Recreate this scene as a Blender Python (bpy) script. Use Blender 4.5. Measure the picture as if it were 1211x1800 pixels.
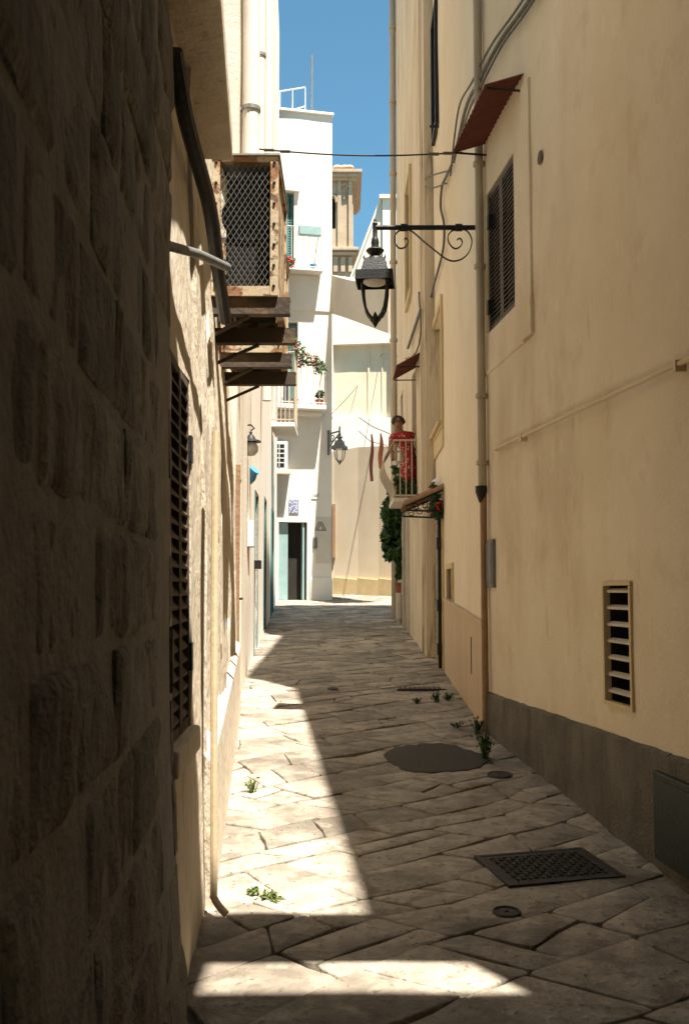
import bpy, bmesh, math, random
from mathutils import Vector, noise, Matrix
R = math.radians
random.seed(7)
for o in list(bpy.data.objects): bpy.data.objects.remove(o)
SC = bpy.context.scene
COL = SC.collection

# ------------------------------------------------------------------ camera, world, sun, exposure
PITCH = R(4.5); FPX = 1750.0; EYE = 1.6
cam = bpy.data.cameras.new('camera'); cam.sensor_fit = 'VERTICAL'; cam.sensor_height = 36; cam.lens = 35
cam.clip_start = .05; cam.clip_end = 1000
cam.dof.use_dof = True; cam.dof.focus_distance = 11; cam.dof.aperture_fstop = 9
co = bpy.data.objects.new('camera', cam); COL.objects.link(co)
co.location = (0, 0, EYE); co.rotation_euler = (R(90) + PITCH, 0, 0)
SC.camera = co
SUN = Vector((.2, -.28, 1)).normalized()
w = bpy.data.worlds.new('World'); SC.world = w; w.use_nodes = True
nt = w.node_tree; sky = nt.nodes.new('ShaderNodeTexSky'); sky.sky_type = 'NISHITA'; sky.sun_disc = False
sky.sun_elevation = math.asin(SUN.z); sky.sun_rotation = math.atan2(SUN.x, SUN.y)
sky.air_density = 1.0; sky.dust_density = .2; sky.ozone_density = 1.6; sky.altitude = 0
tint = nt.nodes.new('ShaderNodeMix'); tint.data_type = 'RGBA'; tint.blend_type = 'MULTIPLY'; tint.inputs['Factor'].default_value = 1; tint.inputs['B'].default_value = (.60, .90, .84, 1)
nt.links.new(sky.outputs[0], tint.inputs['A']); nt.links.new(tint.outputs['Result'], nt.nodes['Background'].inputs[0]); nt.nodes['Background'].inputs[1].default_value = .066
sl = bpy.data.lights.new('sun', 'SUN'); sl.energy = 5; sl.angle = R(.55); sl.color = (1, .93, .83)
so = bpy.data.objects.new('sun', sl); COL.objects.link(so); so.rotation_euler = (-SUN).to_track_quat('-Z', 'Y').to_euler()
SC.view_settings.view_transform = 'Standard'; SC.view_settings.look = 'None'
SC.view_settings.exposure = 1.68; SC.view_settings.gamma = 1

# ------------------------------------------------------------------ helpers
def ray(px, py):
    cx = (px - 605.5) / FPX; cz = -(py - 900) / FPX
    return cx, math.cos(PITCH) - cz * math.sin(PITCH), math.sin(PITCH) + cz * math.cos(PITCH)
def at(px, py, d):
    X, Y, Z = ray(px, py); k = d / Y
    return Vector((k * X, d, EYE + k * Z))
def gz(y): return .05 * max(-12, min(45, y))
def ground(px, py):
    X, Y, Z = ray(px, py); k = EYE / (.05 * Y - Z)
    return Vector((k * X, k * Y, .05 * k * Y))

class Wall:
    """vertical plane from A to B (plan), outward side towards the street; s along, z up, n out"""
    def __init__(self, A, B, side):
        self.A = Vector((A[0], A[1], 0)); d = Vector((B[0] - A[0], B[1] - A[1], 0)); self.L = d.length
        self.t = d.normalized(); self.n = Vector((self.t.y, -self.t.x, 0)) * side
        self.batter = lambda z: 0.0
    def p(self, s, z, n=0): return self.A + self.t * s + self.n * (n + self.batter(z)) + Vector((0, 0, z))
    def sz(self, px, py):
        X, Y, Z = ray(px, py); t = self.t; A = self.A
        k = (-A.x * t.y + t.x * A.y) / (-X * t.y + t.x * Y)
        return (k * X - A.x) * t.x + (k * Y - A.y) * t.y, EYE + k * Z
    def s_at(self, px): return self.sz(px, 1037)[0]
    def s_y(self, y): return (y - self.A.y) / self.t.y

class MB:
    def __init__(self): self.v = []; self.f = []
    def quad(self, *pts):
        b = len(self.v); self.v += [tuple(p) for p in pts]; self.f.append(tuple(range(b, b + len(pts))))
    def hexa(self, P):      # 8 points: bottom 4, top 4
        b = len(self.v); self.v += [tuple(p) for p in P]
        for f in ((3, 2, 1, 0), (4, 5, 6, 7), (0, 1, 5, 4), (1, 2, 6, 5), (2, 3, 7, 6), (3, 0, 4, 7)): self.f.append(tuple(b + i for i in f))
        return self
    def box(self, x0, x1, y0, y1, z0, z1):
        return self.hexa([(x0, y0, z0), (x1, y0, z0), (x1, y1, z0), (x0, y1, z0), (x0, y0, z1), (x1, y0, z1), (x1, y1, z1), (x0, y1, z1)])
    def wbox(self, W, s0, s1, z0, z1, n0, n1):
        return self.hexa([W.p(s0, z0, n0), W.p(s1, z0, n0), W.p(s1, z0, n1), W.p(s0, z0, n1), W.p(s0, z1, n0), W.p(s1, z1, n0), W.p(s1, z1, n1), W.p(s0, z1, n1)])
    def prism(self, poly, vec):
        vec = Vector(vec); n = len(poly); b = len(self.v)
        self.v += [tuple(Vector(p)) for p in poly] + [tuple(Vector(p) + vec) for p in poly]
        self.f.append(tuple(b + i for i in range(n))[::-1]); self.f.append(tuple(b + n + i for i in range(n)))
        for i in range(n): j = (i + 1) % n; self.f.append((b + i, b + j, b + n + j, b + n + i))
        return self
    def tube(self, pts, r, n=8, caps=True):
        pts = [Vector(p) for p in pts]; rs = r if isinstance(r, (list, tuple)) else [r] * len(pts); b = len(self.v)
        up = None
        for i, p in enumerate(pts):
            d = (pts[min(i + 1, len(pts) - 1)] - pts[max(i - 1, 0)]).normalized()
            if up is None: up = d.orthogonal().normalized()
            up = (up - d * up.dot(d))
            up = up.normalized() if up.length > 1e-6 else d.orthogonal().normalized()
            q = d.cross(up)
            for k in range(n):
                a = 2 * math.pi * k / n; self.v.append(tuple(p + (up * math.cos(a) + q * math.sin(a)) * rs[i]))
        for i in range(len(pts) - 1):
            for k in range(n):
                a = b + i * n + k; c = b + i * n + (k + 1) % n; self.f.append((a, c, c + n, a + n))
        if caps:
            self.f.append(tuple(b + k for k in range(n))[::-1]); e = b + (len(pts) - 1) * n; self.f.append(tuple(e + k for k in range(n)))
        return self
    def lathe(self, prof, c, n=16, rot=0, axis=None):
        c = Vector(c); b = len(self.v); M = Matrix.Identity(3) if axis is None else Vector(axis).to_track_quat('Z', 'Y').to_matrix()
        for r_, z in prof:
            for k in range(n):
                a = rot + 2 * math.pi * k / n; self.v.append(tuple(c + M @ Vector((r_ * math.cos(a), r_ * math.sin(a), z))))
        for i in range(len(prof) - 1):
            for k in range(n):
                a = b + i * n + k; d = b + i * n + (k + 1) % n; self.f.append((a, d, d + n, a + n))
        self.f.append(tuple(b + k for k in range(n))[::-1]); e = b + (len(prof) - 1) * n; self.f.append(tuple(e + k for k in range(n)))
        return self
    def build(self, name, mat, parent=None, smooth=False, bevel=0, kind=None):
        me = bpy.data.meshes.new(name); me.from_pydata(self.v, [], self.f); me.validate()
        bm = bmesh.new(); bm.from_mesh(me); bmesh.ops.recalc_face_normals(bm, faces=bm.faces); bm.to_mesh(me); bm.free()
        if mat: me.materials.append(mat)
        if smooth:
            for p in me.polygons: p.use_smooth = True
            try: me.set_sharp_from_angle(angle=R(40))
            except Exception: pass
        o = bpy.data.objects.new(name, me); COL.objects.link(o)
        if bevel:
            m = o.modifiers.new('bevel', 'BEVEL'); m.width = bevel; m.segments = 2; m.limit_method = 'ANGLE'
        if kind: o['kind'] = kind
        if parent: adopt(o, parent)
        return o
def adopt(o, parent):
    o.parent = parent; o.matrix_parent_inverse = Matrix.Translation(-parent.location) if parent.parent is None else Matrix.Identity(4)
def thing(name, label, cat, loc=(0, 0, 0), group=None):
    o = bpy.data.objects.new(name, None); o.empty_display_size = .1; COL.objects.link(o); o.location = loc
    o['label'] = label; o['category'] = cat
    if group: o['group'] = group
    return o
def tag(o, label, cat, group=None):
    o['label'] = label; o['category'] = cat
    if group: o['group'] = group
    return o
def struct(o): o['kind'] = 'structure'; return o
def nz(x, y, z, sc=1): return noise.noise(Vector((x * sc, y * sc, z * sc)))

# ------------------------------------------------------------------ materials
def mk(name, c1, c2=None, scale=3, rough=.85, bump=.25, bscale=40, metal=0, stretch=(1, 1, 1), stains=(), island=0, spec=.3, trans=0, detail=4, lo=.35, hi=.68):
    m = bpy.data.materials.new(name); m.use_nodes = True; t = m.node_tree; N = t.nodes; L = t.links
    b = N['Principled BSDF']; b.inputs['Roughness'].default_value = rough; b.inputs['Metallic'].default_value = metal
    b.inputs['Specular IOR Level'].default_value = spec
    if trans: b.inputs['Transmission Weight'].default_value = trans
    tc = N.new('ShaderNodeTexCoord')
    def mapn(st):
        mp = N.new('ShaderNodeMapping'); mp.inputs['Scale'].default_value = st; L.new(tc.outputs['Object'], mp.inputs[0]); return mp.outputs[0]
    def noi(sc, st=(1, 1, 1), det=4):
        n = N.new('ShaderNodeTexNoise'); n.inputs['Scale'].default_value = sc; n.inputs['Detail'].default_value = det; n.inputs['Roughness'].default_value = .62
        L.new(mapn(st), n.inputs['Vector']); return n.outputs['Fac']
    def ramp(src, a, c, ca=(0, 0, 0, 1), cc=(1, 1, 1, 1)):
        r = N.new('ShaderNodeValToRGB'); r.color_ramp.elements[0].position = a; r.color_ramp.elements[1].position = c
        r.color_ramp.elements[0].color = ca; r.color_ramp.elements[1].color = cc; L.new(src, r.inputs[0]); return r.outputs[0]
    c2 = c2 or tuple(x * .8 for x in c1)
    out = ramp(noi(scale, stretch, detail), lo, hi, (*c1, 1), (*c2, 1))
    def mix(fac, a, bcol, ff=1.0):
        x = N.new('ShaderNodeMix'); x.data_type = 'RGBA'
        if ff != 1:
            mu = N.new('ShaderNodeMath'); mu.operation = 'MULTIPLY'; mu.inputs[1].default_value = ff; L.new(fac, mu.inputs[0]); fac = mu.outputs[0]
        L.new(fac, x.inputs['Factor']); L.new(a, x.inputs['A'])
        if isinstance(bcol, tuple): x.inputs['B'].default_value = (*bcol, 1)
        else: L.new(bcol, x.inputs['B'])
        return x.outputs['Result']
    for (col, sc, lo_, hi_, st, amt) in stains: out = mix(ramp(noi(sc, st), lo_, hi_), out, col, amt)
    if island:
        g = N.new('ShaderNodeNewGeometry'); h = N.new('ShaderNodeHueSaturation'); L.new(out, h.inputs['Color'])
        mr = N.new('ShaderNodeMapRange'); mr.inputs[3].default_value = 1 - island; mr.inputs[4].default_value = 1 + island
        L.new(g.outputs['Random Per Island'], mr.inputs[0]); L.new(mr.outputs[0], h.inputs['Value']); out = h.outputs[0]
    L.new(out, b.inputs['Base Color'])
    if bump:
        bp = N.new('ShaderNodeBump'); bp.inputs['Strength'].default_value = bump; bp.inputs['Distance'].default_value = .02
        L.new(noi(bscale, stretch if stretch[2] < .9 else (1, 1, 1), 4), bp.inputs['Height']); L.new(bp.outputs[0], b.inputs['Normal'])
    return m
V1 = (1, 1, .12)
M = {}
M['slab'] = mk('slab_limestone', (.385, .335, .265), (.24, .205, .16), 7, .68, .9, 15, island=.38, spec=.4,
               stains=[((.085, .07, .052), 30, .60, .67, (1, 1, 1), .85), ((.12, .098, .073), 1.7, .48, .66, (1, 1, 1), .75), ((.14, .115, .085), 6.5, .54, .62, (1, 1, 1), .55), ((.48, .41, .31), 9, .58, .75, (1, 1, 1), .5)])
M['mortar'] = mk('joint_soil', (.10, .085, .062), (.16, .135, .10), 14, .95, .6, 60)
M['asphalt'] = mk('asphalt', (.05, .047, .04), (.085, .08, .068), 60, .9, .6, 120)
M['cast_iron'] = mk('cast_iron', (.03, .03, .028), (.055, .05, .045), 30, .55, .3, 60, metal=.4)
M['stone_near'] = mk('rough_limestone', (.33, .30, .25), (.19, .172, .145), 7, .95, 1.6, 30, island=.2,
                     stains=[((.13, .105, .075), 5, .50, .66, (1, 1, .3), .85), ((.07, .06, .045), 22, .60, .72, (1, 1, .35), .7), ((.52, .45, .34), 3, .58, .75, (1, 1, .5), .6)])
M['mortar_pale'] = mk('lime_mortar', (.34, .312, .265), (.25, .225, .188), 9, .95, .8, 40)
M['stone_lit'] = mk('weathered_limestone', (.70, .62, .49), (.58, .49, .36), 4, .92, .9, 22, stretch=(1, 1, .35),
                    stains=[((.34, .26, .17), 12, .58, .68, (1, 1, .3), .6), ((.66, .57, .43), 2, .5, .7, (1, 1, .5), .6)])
M['white'] = mk('limewash_white', (.80, .745, .655), (.74, .68, .585), 1.2, .9, .15, 25, stains=[((.62, .57, .48), 2.5, .62, .8, V1, .5)])
M['white_warm'] = mk('limewash_warm', (.74, .68, .57), (.66, .59, .47), 1.4, .9, .3, 25, stains=[((.52, .44, .33), 3, .6, .78, V1, .6)])
M['cream'] = mk('cream_render', (.74, .635, .475), (.68, .565, .405), 1.3, .9, .2, 40, stains=[((.58, .46, .31), 1.6, .58, .8, (1, 1, .5), .4)])
M['ochre'] = mk('ochre_render', (.69, .59, .44), (.63, .525, .375), 1.6, .92, .3, 45,
                stains=[((.40, .285, .15), 1.1, .55, .8, (1, 1, .35), .55), ((.43, .275, .14), 2.6, .55, .70, (1, 1, .8), .30), ((.66, .54, .36), 2.3, .55, .75, V1, .4), ((.33, .24, .14), 6, .65, .74, (1, 1, .3), .28), ((.74, .63, .46), 4, .62, .66, (1, 1, .7), .35)])
M['old_render'] = mk('streaked_render', (.66, .56, .41), (.56, .455, .32), 2.0, .92, .5, 30, stretch=(1, 1, .3),
                     stains=[((.27, .20, .125), 7, .56, .66, (1, 1, .10), .7), ((.64, .54, .40), 2, .5, .7, V1, .5)])
M['dado'] = mk('grey_cement_dado', (.17, .152, .122), (.105, .093, .075), 3, .95, 1.0, 50, stains=[((.075, .062, .045), 5, .52, .7, (1, 1, .3), .7), ((.22, .18, .12), 10, .6, .75, (1, 1, 1), .5)])
M['panel_stone'] = mk('beige_stone_panel', (.55, .42, .27), (.47, .35, .22), 6, .7, .15, 40, stretch=(1, 1, .08))
M['frame_tan'] = mk('tan_stone_trim', (.60, .475, .27), (.53, .41, .22), 4, .85, .3, 40)
M['shutter'] = mk('dark_brown_paint', (.035, .028, .020), (.055, .043, .030), 12, .55, .2, 60)
M['wood'] = mk('weathered_wood', (.13, .10, .07), (.075, .055, .038), 14, .75, .4, 40, stretch=(1, 1, .1))
M['dark_in'] = mk('dark_interior', (.02, .018, .015), (.03, .026, .02), 3, .9, 0)  # near-black colour stands in for shade inside openings and the cage
M['iron'] = mk('black_painted_iron', (.016, .017, .018), (.03, .03, .03), 25, .45, .25, 60, metal=.3)
M['cable'] = mk('grey_cable', (.09, .085, .075), (.16, .15, .13), 12, .7, 0)
M['cable_dark'] = mk('dark_cable', (.03, .035, .045), (.05, .05, .055), 12, .6, 0)
M['terracotta'] = mk('terracotta', (.36, .115, .06), (.26, .075, .04), 8, .8, .3, 40, island=.15)
M['tile_dark'] = mk('red_brown_corrugated', (.16, .048, .030), (.11, .034, .024), 8, .7, .3, 40, island=.1)
M['old_tile'] = mk('old_roof_tile', (.33, .19, .11), (.20, .12, .075), 9, .85, .5, 30, island=.15)
M['rust'] = mk('rusty_cream_paint', (.52, .43, .29), (.44, .34, .21), 3, .6, .15, 30, stains=[((.26, .115, .045), 7, .52, .56, (1, 1, 1), .9), ((.10, .05, .028), 13, .58, .63, (1, 1, 1), .85)])
M['beam'] = mk('grimy_channel_steel', (.085, .062, .043), (.05, .037, .026), 3, .75, .3, 30, stains=[((.20, .12, .06), 5, .54, .66, (1, 1, 1), .6)])
M['wire'] = mk('galvanised_wire', (.30, .29, .26), (.2, .19, .17), 20, .5, 0, metal=.3)
M['pipe_white'] = mk('white_painted_pipe', (.74, .70, .63), (.68, .62, .54), 3, .6, .1, 30)
M['pipe_grey'] = mk('grey_downpipe', (.46, .385, .28), (.36, .295, .21), 5, .7, .2, 30, stretch=(1, 1, .3))
M['pipe_tan'] = mk('painted_conduit', (.66, .53, .345), (.58, .45, .28), 5, .75, .1, 30)
M['rust_pipe'] = mk('rusted_pipe', (.33, .20, .115), (.25, .145, .08), 9, .85, .5, 30)
M['teal'] = mk('teal_paint', (.08, .21, .20), (.065, .17, .165), 6, .6, .1, 30)
M['teal_pale'] = mk('pale_teal_paint', (.29, .42, .41), (.24, .36, .36), 6, .6, .1, 30)
M['grey_metal'] = mk('grey_enamel', (.17, .175, .17), (.13, .135, .13), 10, .5, .15, 40)
M['green_box'] = mk('dark_green_enamel', (.010, .018, .014), (.015, .024, .019), 8, .5, .15, 40)
M['white_plastic'] = mk('white_plastic', (.72, .71, .68), (.66, .64, .6), 4, .5, 0)
M['glass_frost'] = mk('frosted_glass', (.62, .60, .55), (.52, .50, .45), 5, .3, 0)
M['glass_dark'] = mk('window_glass', (.035, .06, .095), (.05, .08, .12), 2, .08, 0, spec=.7)
M['blue'] = mk('blue_plastic', (.08, .28, .50), (.06, .22, .42), 5, .5, 0)
M['leaf'] = mk('leaf_green', (.030, .075, .022), (.055, .11, .03), 12, .55, 0, island=.4)
M['leaf_dry'] = mk('weed_green', (.13, .16, .05), (.09, .13, .035), 12, .6, 0, island=.3)
M['flower'] = mk('red_petal', (.55, .03, .03), (.42, .02, .03), 9, .6, 0)
M['flower_pink'] = mk('pink_petal', (.42, .15, .15), (.32, .10, .11), 9, .6, 0)
M['stem'] = mk('stem_brown', (.10, .075, .045), (.07, .055, .03), 12, .8, 0)
M['skin'] = mk('skin', (.30, .145, .085), (.26, .12, .07), 6, .55, 0)
M['hair'] = mk('dark_hair', (.018, .014, .012), (.03, .024, .02), 20, .5, .3, 60)
M['tower'] = mk('carved_tower_stone', (.52, .40, .285), (.42, .31, .21), .7, .9, .5, 5, stains=[((.26, .19, .13), 1.2, .56, .7, (1, 1, .5), .6)])
M['rail_white'] = mk('white_painted_iron', (.72, .70, .65), (.62, .58, .52), 8, .5, 0)
M['rail_cream'] = mk('cream_painted_iron', (.48, .41, .31), (.40, .33, .24), 8, .55, 0)
M['cloth_plum'] = mk('faded_plum_cloth', (.30, .13, .12), (.22, .09, .09), 6, .9, .2, 80)
M['cloth_peach'] = mk('peach_cloth', (.58, .25, .14), (.50, .20, .11), 6, .9, .2, 80)
M['pale_block'] = mk('pale_concrete', (.60, .545, .45), (.50, .45, .36), 5, .9, .3, 30)
M['arch'] = mk('arch_shaded_plaster', (.50, .44, .36), (.45, .39, .315), 1.5, .9, .2, 20)  # darker than the white walls: the arch's shade is put into its colour
M['step'] = mk('dark_stair_stone', (.22, .20, .17), (.16, .15, .13), 5, .8, .2, 30)
M['lintel'] = mk('plaster_and_shadow', (.64, .58, .48), (.58, .52, .43), 3, .9, .2, 30)  # even dull beige; the plate on the white house uses it as painted shadow

# ------------------------------------------------------------------ wall builder
def lin(a, b, step):
    n = max(1, int(math.ceil((b - a) / step))); return [a + (b - a) * i / n for i in range(n)]
def house_wall(W, z0, z1, mat, parent, holes=(), s0=0, s1=None, cell=.3, disp=.012, fsc=1.3, body=4.0, back=.3, streak=.35, name='wall', body_mat=None):
    s1 = W.L if s1 is None else s1
    S = sorted(set([s0, s1] + [h[0] for h in holes] + [h[1] for h in holes])); Z = sorted(set([z0, z1] + [h[2] for h in holes] + [h[3] for h in holes]))
    SS = []; ZZ = []
    for a, b in zip(S, S[1:]): SS += lin(a, b, cell)
    for a, b in zip(Z, Z[1:]): ZZ += lin(a, b, cell)
    SS.append(s1); ZZ.append(z1)
    def D(s, z):
        q = W.p(s, z); return disp * (nz(q.x, q.y, q.z * streak, fsc) + .5 * nz(q.x + 9, q.y, q.z * streak, fsc * 3.1))
    def inside(s, z): return any(h[0] < s < h[1] and h[2] < z < h[3] for h in holes)
    v = []; f = []; idx = {}
    def vi(i, j):
        if (i, j) not in idx: idx[i, j] = len(v); v.append(tuple(W.p(SS[i], ZZ[j], D(SS[i], ZZ[j]))))
        return idx[i, j]
    def back_v(i, j, n): v.append(tuple(W.p(SS[i], ZZ[j], -n))); return len(v) - 1
    def solid(i, j):
        if i < 0 or j < 0 or i >= len(SS) - 1 or j >= len(ZZ) - 1: return None
        return not inside((SS[i] + SS[i + 1]) / 2, (ZZ[j] + ZZ[j + 1]) / 2)
    for i in range(len(SS) - 1):
        for j in range(len(ZZ) - 1):
            if solid(i, j):
                f.append((vi(i, j), vi(i + 1, j), vi(i + 1, j + 1), vi(i, j + 1)))
                for (di, dj, a, b) in ((-1, 0, (i, j), (i, j + 1)), (1, 0, (i + 1, j), (i + 1, j + 1)), (0, -1, (i, j), (i + 1, j)), (0, 1, (i, j + 1), (i + 1, j + 1))):
                    if not solid(i + di, j + dj):
                        f.append((vi(*a), vi(*b), back_v(*b, back), back_v(*a, back)))
    mb = MB(); mb.v = v; mb.f = f
    o = mb.build(name, mat, parent, smooth=True)
    if body:
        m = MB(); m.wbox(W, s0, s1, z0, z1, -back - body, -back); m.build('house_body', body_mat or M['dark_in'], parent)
        for h in holes:
            pass
    return o
def casing(W, parent, s0, s1, z0, z1, n0, n1, wd, mat, name='window_frame', sill=True):
    m = MB(); m.wbox(W, s0 - wd, s0, z0, z1, n0, n1); m.wbox(W, s1, s1 + wd, z0, z1, n0, n1); m.wbox(W, s0 - wd, s1 + wd, z1 + .002, z1 + wd, n0, n1)
    if sill: m.wbox(W, s0 - wd, s1 + wd, z0 - wd, z0 - .002, n0, n1)
    return m.build(name, mat, parent)
def louvre(W, parent, s0, s1, z0, z1, n, mat, pitch=.045, stile=.045, th=.03, name='shutter', tilt=.03, mids=()):
    """a louvred leaf: frame plus slats, each slat a piece of its own"""
    m = MB(); m.wbox(W, s0, s0 + stile, z0, z1, n, n + th); m.wbox(W, s1 - stile, s1, z0, z1, n, n + th)
    zs = [z0] + list(mids) + [z1 - stile]
    for z in zs: m.wbox(W, s0 + stile + .001, s1 - stile - .001, z, z + stile, n + .001, n + th - .001)
    fr = m.build(name, mat, parent)
    z = z0 + stile + .012; mesh = None
    while z < z1 - stile - .02:
        if not any(abs(z - q - stile / 2) < stile * .8 for q in mids):
            sm = MB(); a, b = s0 + stile - .004, s1 - stile + .004
            sm.hexa([W.p(a, z, n + th - .003), W.p(b, z, n + th - .003), W.p(b, z + .009, n + th - .001), W.p(a, z + .009, n + th - .001),
                     W.p(a, z + tilt, n + .002), W.p(b, z + tilt, n + .002), W.p(b, z + tilt + .009, n + .004), W.p(a, z + tilt + .009, n + .004)])
            sm.build('slat', mat, fr)
        z += pitch
    return fr

# ------------------------------------------------------------------ ground
gm = MB(); ys = [-80, -12] + [-12 + i * 1.0 for i in range(1, 58)] + [60, 100, 200, 400]; xs = [-300, -40, -4, -2, 0, 2, 4, 40, 300]
for j, y in enumerate(ys):
    for x in xs: gm.v.append((x, y, gz(y) - .022))
for j in range(len(ys) - 1):
    for i in range(len(xs) - 1):
        a = j * len(xs) + i; gm.f.append((a, a + 1, a + 1 + len(xs), a + len(xs)))
street = struct(gm.build('street', M['mortar']))

def lx(y):   # left kerb line of the street
    P = [(-10, .2), (0, -.22), (3.5, -.5), (4.4, -.56), (9.4, -1.0), (12.8, -1.17), (20, -1.49), (24.5, -1.75), (27, -2.2), (60, -3)]
    for (a, b), (c, d) in zip(P, P[1:]):
        if a <= y <= c: return b + (d - b) * (y - a) / (c - a)
    return P[0][1] if y < P[0][0] else P[-1][1]
def rx(y):
    P = [(-10, 3.1), (4.6, 1.6), (8.45, 1.2), (13.7, 1.26), (13.9, 1.13), (20.7, 1.1), (21, 3.5), (28, 2.2), (33, .6), (42, -.8), (60, -2)]
    for (a, b), (c, d) in zip(P, P[1:]):
        if a <= y <= c: return b + (d - b) * (y - a) / (c - a)
    return P[0][1] if y < P[0][0] else P[-1][1]
ANG = R(38); CA, SA = math.cos(ANG), math.sin(ANG)
rng = random.Random(11)
def warp(p):
    return Vector((p[0] + .10 * nz(p[0], p[1], 1, 1.1) + .05 * nz(p[0], p[1], 3, 3.1), p[1] + .10 * nz(p[0], p[1], 7, 1.1) + .05 * nz(p[0], p[1], 5, 3.1)))
slabs = []
v = -30.0
row = 0
while v < 45:
    h = rng.choice((.20, .25, .30, .36, .42)); u = -45 + rng.uniform(0, .5)
    tops = []
    while u < 45:
        l = rng.choice((.22, .30, .38, .46, .56, .70)) * rng.uniform(.9, 1.1)
        a = rng.uniform(-.05, .05)
        tops.append((u, l)); u += l
    sk = [rng.uniform(-.09, .09) for _ in range(len(tops) + 1)]
    for i, (u0, l) in enumerate(tops):
        q = [(u0 + sk[i], v), (u0 + l + sk[i + 1], v), (u0 + l - sk[i + 1], v + h), (u0 - sk[i], v + h)]
        w = [(CA * x - SA * y, SA * x + CA * y) for x, y in q]
        cx = sum(p[0] for p in w) / 4; cy = sum(p[1] for p in w) / 4
        if cy < 1.5 or cy > 44 or cx < lx(cy) - .32 or cx > rx(cy) + .32: continue
        if l > .5 and rng.random() < .45:      # some long stones are split across
            f1, f2 = rng.uniform(.35, .65), rng.uniform(.35, .65); lp = lambda a, b, t: (a[0] + (b[0] - a[0]) * t, a[1] + (b[1] - a[1]) * t)
            k0, k1 = lp(w[0], w[1], f1), lp(w[3], w[2], f2)
            slabs.append((cy, [warp(p) for p in (w[0], k0, k1, w[3])])); slabs.append((cy, [warp(p) for p in (k0, w[1], w[2], k1)]))
        elif h > .34 and rng.random() < .4:
            f1, f2 = rng.uniform(.3, .7), rng.uniform(.3, .7); lp = lambda a, b, t: (a[0] + (b[0] - a[0]) * t, a[1] + (b[1] - a[1]) * t)
            k0, k1 = lp(w[0], w[3], f1), lp(w[1], w[2], f2)
            slabs.append((cy, [warp(p) for p in (w[0], w[1], k1, k0)])); slabs.append((cy, [warp(p) for p in (k0, k1, w[2], w[3])]))
        else: slabs.append((cy, [warp(p) for p in w]))
    v += h; row += 1
slabs.sort(key=lambda t: t[0])
def slab_geo(mb, poly, seed):
    r = random.Random(seed); gap = r.uniform(.002, .007)
    c = sum(poly, Vector((0, 0))) / len(poly)
    pts = []
    n = len(poly)
    for i in range(n):
        p0, p1, p2 = poly[i - 1], poly[i], poly[(i + 1) % n]
        cr = r.uniform(.012, .05)
        a = p1 + (p0 - p1).normalized() * cr; b = p1 + (p2 - p1).normalized() * cr
        mid = (a + b) / 2 * .45 + p1 * .55
        e = p1 + (p2 - p1) * r.uniform(.4, .6); en = Vector((-(p2 - p1).y, (p2 - p1).x)).normalized() * r.uniform(-.010, .012)
        pts += [a, mid, b, e + en]
    cent = c
    hh = r.uniform(-.006, .005); tx = r.uniform(-.012, .012); ty = r.uniform(-.012, .012)
    rings = []
    for ins, dz in ((gap, -.045), (gap, -.007), (gap + .003, -.002), (gap + .009, 0)):
        ring = []
        for p in pts:
            d = (p - cent); q = p - d.normalized() * ins
            z = gz(q.y) + hh + dz + (q.x - cent.x) * tx + (q.y - cent.y) * ty
            ring.append((q.x, q.y, z))
        rings.append(ring)
    b = len(mb.v); m = len(pts)
    for rg in rings: mb.v += rg
    for k in range(len(rings) - 1):
        for i in range(m):
            j = (i + 1) % m; mb.f.append((b + k * m + i, b + k * m + j, b + (k + 1) * m + j, b + (k + 1) * m + i))
    # crowned, slightly dished top
    mb.v.append((cent.x, cent.y, gz(cent.y) + hh + r.uniform(-.001, .006))); ci = len(mb.v) - 1; e = b + (len(rings) - 1) * m
    for i in range(m): mb.f.append((e + i, e + (i + 1) % m, ci))
rest = MB()
for i, (y, poly) in enumerate(slabs):
    if i < 300:
        mb = MB(); slab_geo(mb, poly, i); mb.build('paving_slab', M['slab'], street, smooth=True)
    else: slab_geo(rest, poly, i)
o = rest.build('paving_slab', M['slab'], street, smooth=True); o['kind'] = 'stuff'

# ------------------------------------------------------------------ left: near stone house
L0 = Wall((-.285 + .085 * 3, -3), (-.285 - .085 * 3.42, 3.42), 1)
def bat0(z):
    zz = max(0, z - .15); return .075 * max(0, 1 - zz / 1.25) ** 2 - .016 * max(0, zz - 1.0) - (.0 if zz < 3 else 0)
L0.batter = bat0
H0 = thing('stone_house', 'dark rough stone block house with narrow recess beside the louvred window', 'house', (-1.5, 1.5, 0))
m = MB(); m.wbox(L0, 0, L0.L, -.5, 9.0, -4, -.035); 
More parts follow.
